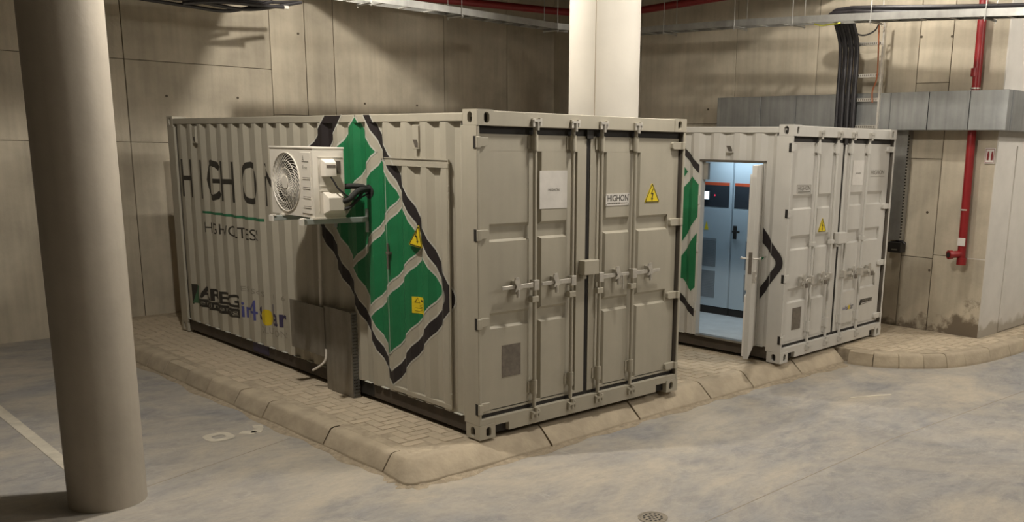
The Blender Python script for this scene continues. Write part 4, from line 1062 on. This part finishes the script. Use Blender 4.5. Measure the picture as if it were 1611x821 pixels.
# overhead trays
def tray(label, pts, w_, hang):
    t = thing('cable_tray', label, 'cable tray', (0, 0, 0)); pts = [Vector(p) for p in pts]; t.location = pts[0]; base = pts[0].copy()
    L_, R_ = MB(), MB(); rungs = []
    nrm = []
    for i in range(len(pts)):
        d = (pts[min(i+1, len(pts)-1)]-pts[max(i-1, 0)]); nrm.append(Vector((-d.y, d.x, 0)).normalized())
    for mbx, sg in ((L_, 1), (R_, -1)):
        for i in range(len(pts)-1):
            a = pts[i]+nrm[i]*w_/2*sg-base; b = pts[i+1]+nrm[i+1]*w_/2*sg-base; q0 = nrm[i]*.006; q1 = nrm[i+1]*.006; hh = Vector((0, 0, .085))
            mbx.add([a-q0, b-q1, b+q1, a+q0, a-q0+hh, b-q1+hh, b+q1+hh, a+q0+hh], [(0,3,2,1),(4,5,6,7),(0,1,5,4),(1,2,6,5),(2,3,7,6),(3,0,4,7)])
    L_.build('side_rail', M['galv'], t); R_.build('side_rail', M['galv'], t)
    for i in range(len(pts)-1):
        seg = pts[i+1]-pts[i]; m_ = max(1, int(seg.length/.33))
        for k in range(m_):
            p = pts[i]+seg*((k+.5)/m_)-base; n_ = nrm[i]; d = seg.normalized()*.02; e = n_*w_/2; z = Vector((0, 0, .012))
            MB().add([p-e-d, p+e-d, p+e+d, p-e+d, p-e-d+z, p+e-d+z, p+e+d+z, p-e+d+z], [(0,3,2,1),(4,5,6,7),(0,1,5,4),(1,2,6,5),(2,3,7,6),(3,0,4,7)]).build('rung', M['galv'], t)
    for s_ in hang:
        i = min(int(s_), len(pts)-2); p = pts[i].lerp(pts[i+1], s_-i)
        for sg in (1, -1):
            q = p+nrm[i]*(w_/2+.012)*sg-base
            MB().cyl((q.x, q.y, q.z-.05), (q.x, q.y, 5.3-base.z), .005, 6).build('hanger_rod', M['galv'], t)
        a = p+nrm[i]*(w_/2+.03)-base; b = p-nrm[i]*(w_/2+.03)-base
        MB().cyl(a-Vector((0, 0, .02)), b-Vector((0, 0, .02)), .012, 6).build('hanger_bar', M['galv'], t)
    return t
tray('overhead cable tray running along the back wall to the corner', [(1.6, 4.80, 4.0), (3.2, 4.86, 4.0), (5.25, 5.02, 4.0), (5.62, 4.95, 4.0)], .26, (.25, 1.1, 2.0))
tray('overhead cable tray running from behind the pale column along the right wall', [(6.45, 5.2, 4.00), (6.45, 3.9, 3.99), (6.45, 2.3, 3.958), (6.45, .75, 3.90), (6.45, -.41, 3.845), (6.45, -1.4, 3.79), (6.45, -2.6, 3.74)], .26, (1.1, 1.9, 2.5, 3.3, 4.6))
tag(MB().tube(smoothpath([(6.42, 3.4, 4.01), (6.46, 2.1, 3.99), (6.42, 1.2, 3.96), (6.48, .7, 3.95)]), .014, 6).build('tray_cable', M['pvc'], smooth=40), 'pale cable lying in the overhead tray of the right wall', 'cable')
tag(MB().tube(smoothpath([(6.40, 1.25, 3.91), (6.42, 1.15, 3.885), (6.42, 1.02, 3.89), (6.45, .9, 3.90)]), .010, 6).build('rope_end', M['rope'], smooth=40), 'short yellow rope end tied below the tray near the wall ladder', 'rope')
for i, (p, lb) in enumerate((([(-.3, 6.5, 4.02), (.35, 6.4, 4.00), (1.0, 6.35, 4.04), (1.9, 6.3, 4.12)], 'black cable hung high on the back wall, highest of the bunch'),
                             ([(-.15, 6.35, 3.95), (.45, 6.3, 3.92), (.95, 6.25, 3.91), (1.5, 6.2, 4.08)], 'black cable hung high on the back wall, lowest of the bunch'),
                             ([(.15, 6.25, 4.02), (.7, 6.2, 3.96), (1.2, 6.2, 3.95), (1.85, 6.1, 4.10)], 'black cable hung high on the back wall, crossing the middle of the bunch'),
                             ([(.35, 6.2, 3.93), (.8, 6.15, 3.99), (1.3, 6.1, 4.00), (1.62, 6.1, 4.01)], 'black cable hung high on the back wall, ending in a pale cap'))):
    o = tag(MB().tube(smoothpath(p), .022, 8).build('hanging_cable', M['cable'], smooth=40), lb, 'cable', 'loose black cables high on the back wall')
    if i == 3: MB().cyl((1.60, 6.1, 4.01), (1.66, 6.1, 4.012), .025, 8).build('cable_cap', M['pvc'], o)
tag(MB().tube([(0, 7.0, 4.46), (4.06, 6.32, 4.42), (6.06, 5.72, 4.40), (6.62, 5.5, 4.40)], .055, 12).build('sprinkler_pipe', M['dred'], smooth=40), 'dark red sprinkler pipe high up along the back wall', 'pipe', 'red sprinkler pipes')
tag(MB().tube([(6.70, 5.35, 4.40), (6.745, 4.5, 4.40), (6.62, 3.0, 4.42), (6.5, 1.0, 4.45)], .055, 12).build('sprinkler_pipe', M['dred'], smooth=40), 'dark red sprinkler pipe high up along the right wall', 'pipe', 'red sprinkler pipes')
# fire riser
t = thing('fire_riser', 'red fire riser pipe on the right concrete wall with an outlet valve at its foot', 'pipe', (7.34, -.53, .95))
MB().cyl((0, -.025, 0), (0, .0, 1.70), .052, 16).build('pipe', M['red'], t, smooth=40)
MB().cyl((0, .0, 1.70), (0, .015, 3.2), .052, 16).build('pipe', M['red'], t, smooth=40)
MB().cyl((0, .03, 3.0), (0, .03, 3.10), .064, 16).build('coupling', M['red'], t, smooth=40)
MB().cyl((0, .025, 2.3), (0, .025, 2.40), .060, 16).build('coupling', M['red'], t, smooth=40)
MB().cyl((0, -.03, -.03), (0, -.03, .06), .060, 16).build('end_cap', M['red'], t, smooth=40)
vo = MB().cyl((0, -.028, .11), (-.12, .05, .10), .046, 14).build('outlet', M['red'], t, smooth=40)
MB().cyl((-.12, .05, .10), (-.16, .076, .098), .058, 14).build('outlet_cap', M['red'], vo, smooth=40)
MB().cyl((-.160, .076, .098), (-.165, .079, .098), .034, 12).build('outlet_socket', M['rubber'], vo)
MB().box((-.058, -.075, .215), (-.045, .02, .315)).build('paper_tag', M['stickerwhite'], t)
for z in (.66, 2.15): MB().cyl((0, -.012+z*.01, z), (0, -.012+z*.01, z+.018), .060, 16).box((0, -.02, z), (.088, .0, z+.016)).build('pipe_clamp', M['zinc'], t, smooth=40)
t = thing('fire_sign', 'small white sign with dark red symbols at the wall corner', 'sign', (7.418, -.815, 2.20))
MB().box((0, 0, 0), (.006, .125, .19)).build('board', M['stickerwhite'], t)
fx = lambda u, v, d: (d, u, v)
mb = MB()
for q in ribbon([(.01, .012), (.115, .012), (.115, .178), (.01, .178)], .005): mb.prism([tuple(v) for v in q], fx, -.0015, .0)
mb.build('border', M['dred'], t)
for u in (.035, .085):
    MB().prism([(u-.012, .04), (u+.012, .04), (u+.014, .11), (u+.004, .15), (u-.010, .15), (u-.016, .10)], fx, -.0016, .0).build('symbol', M['dred'], t)
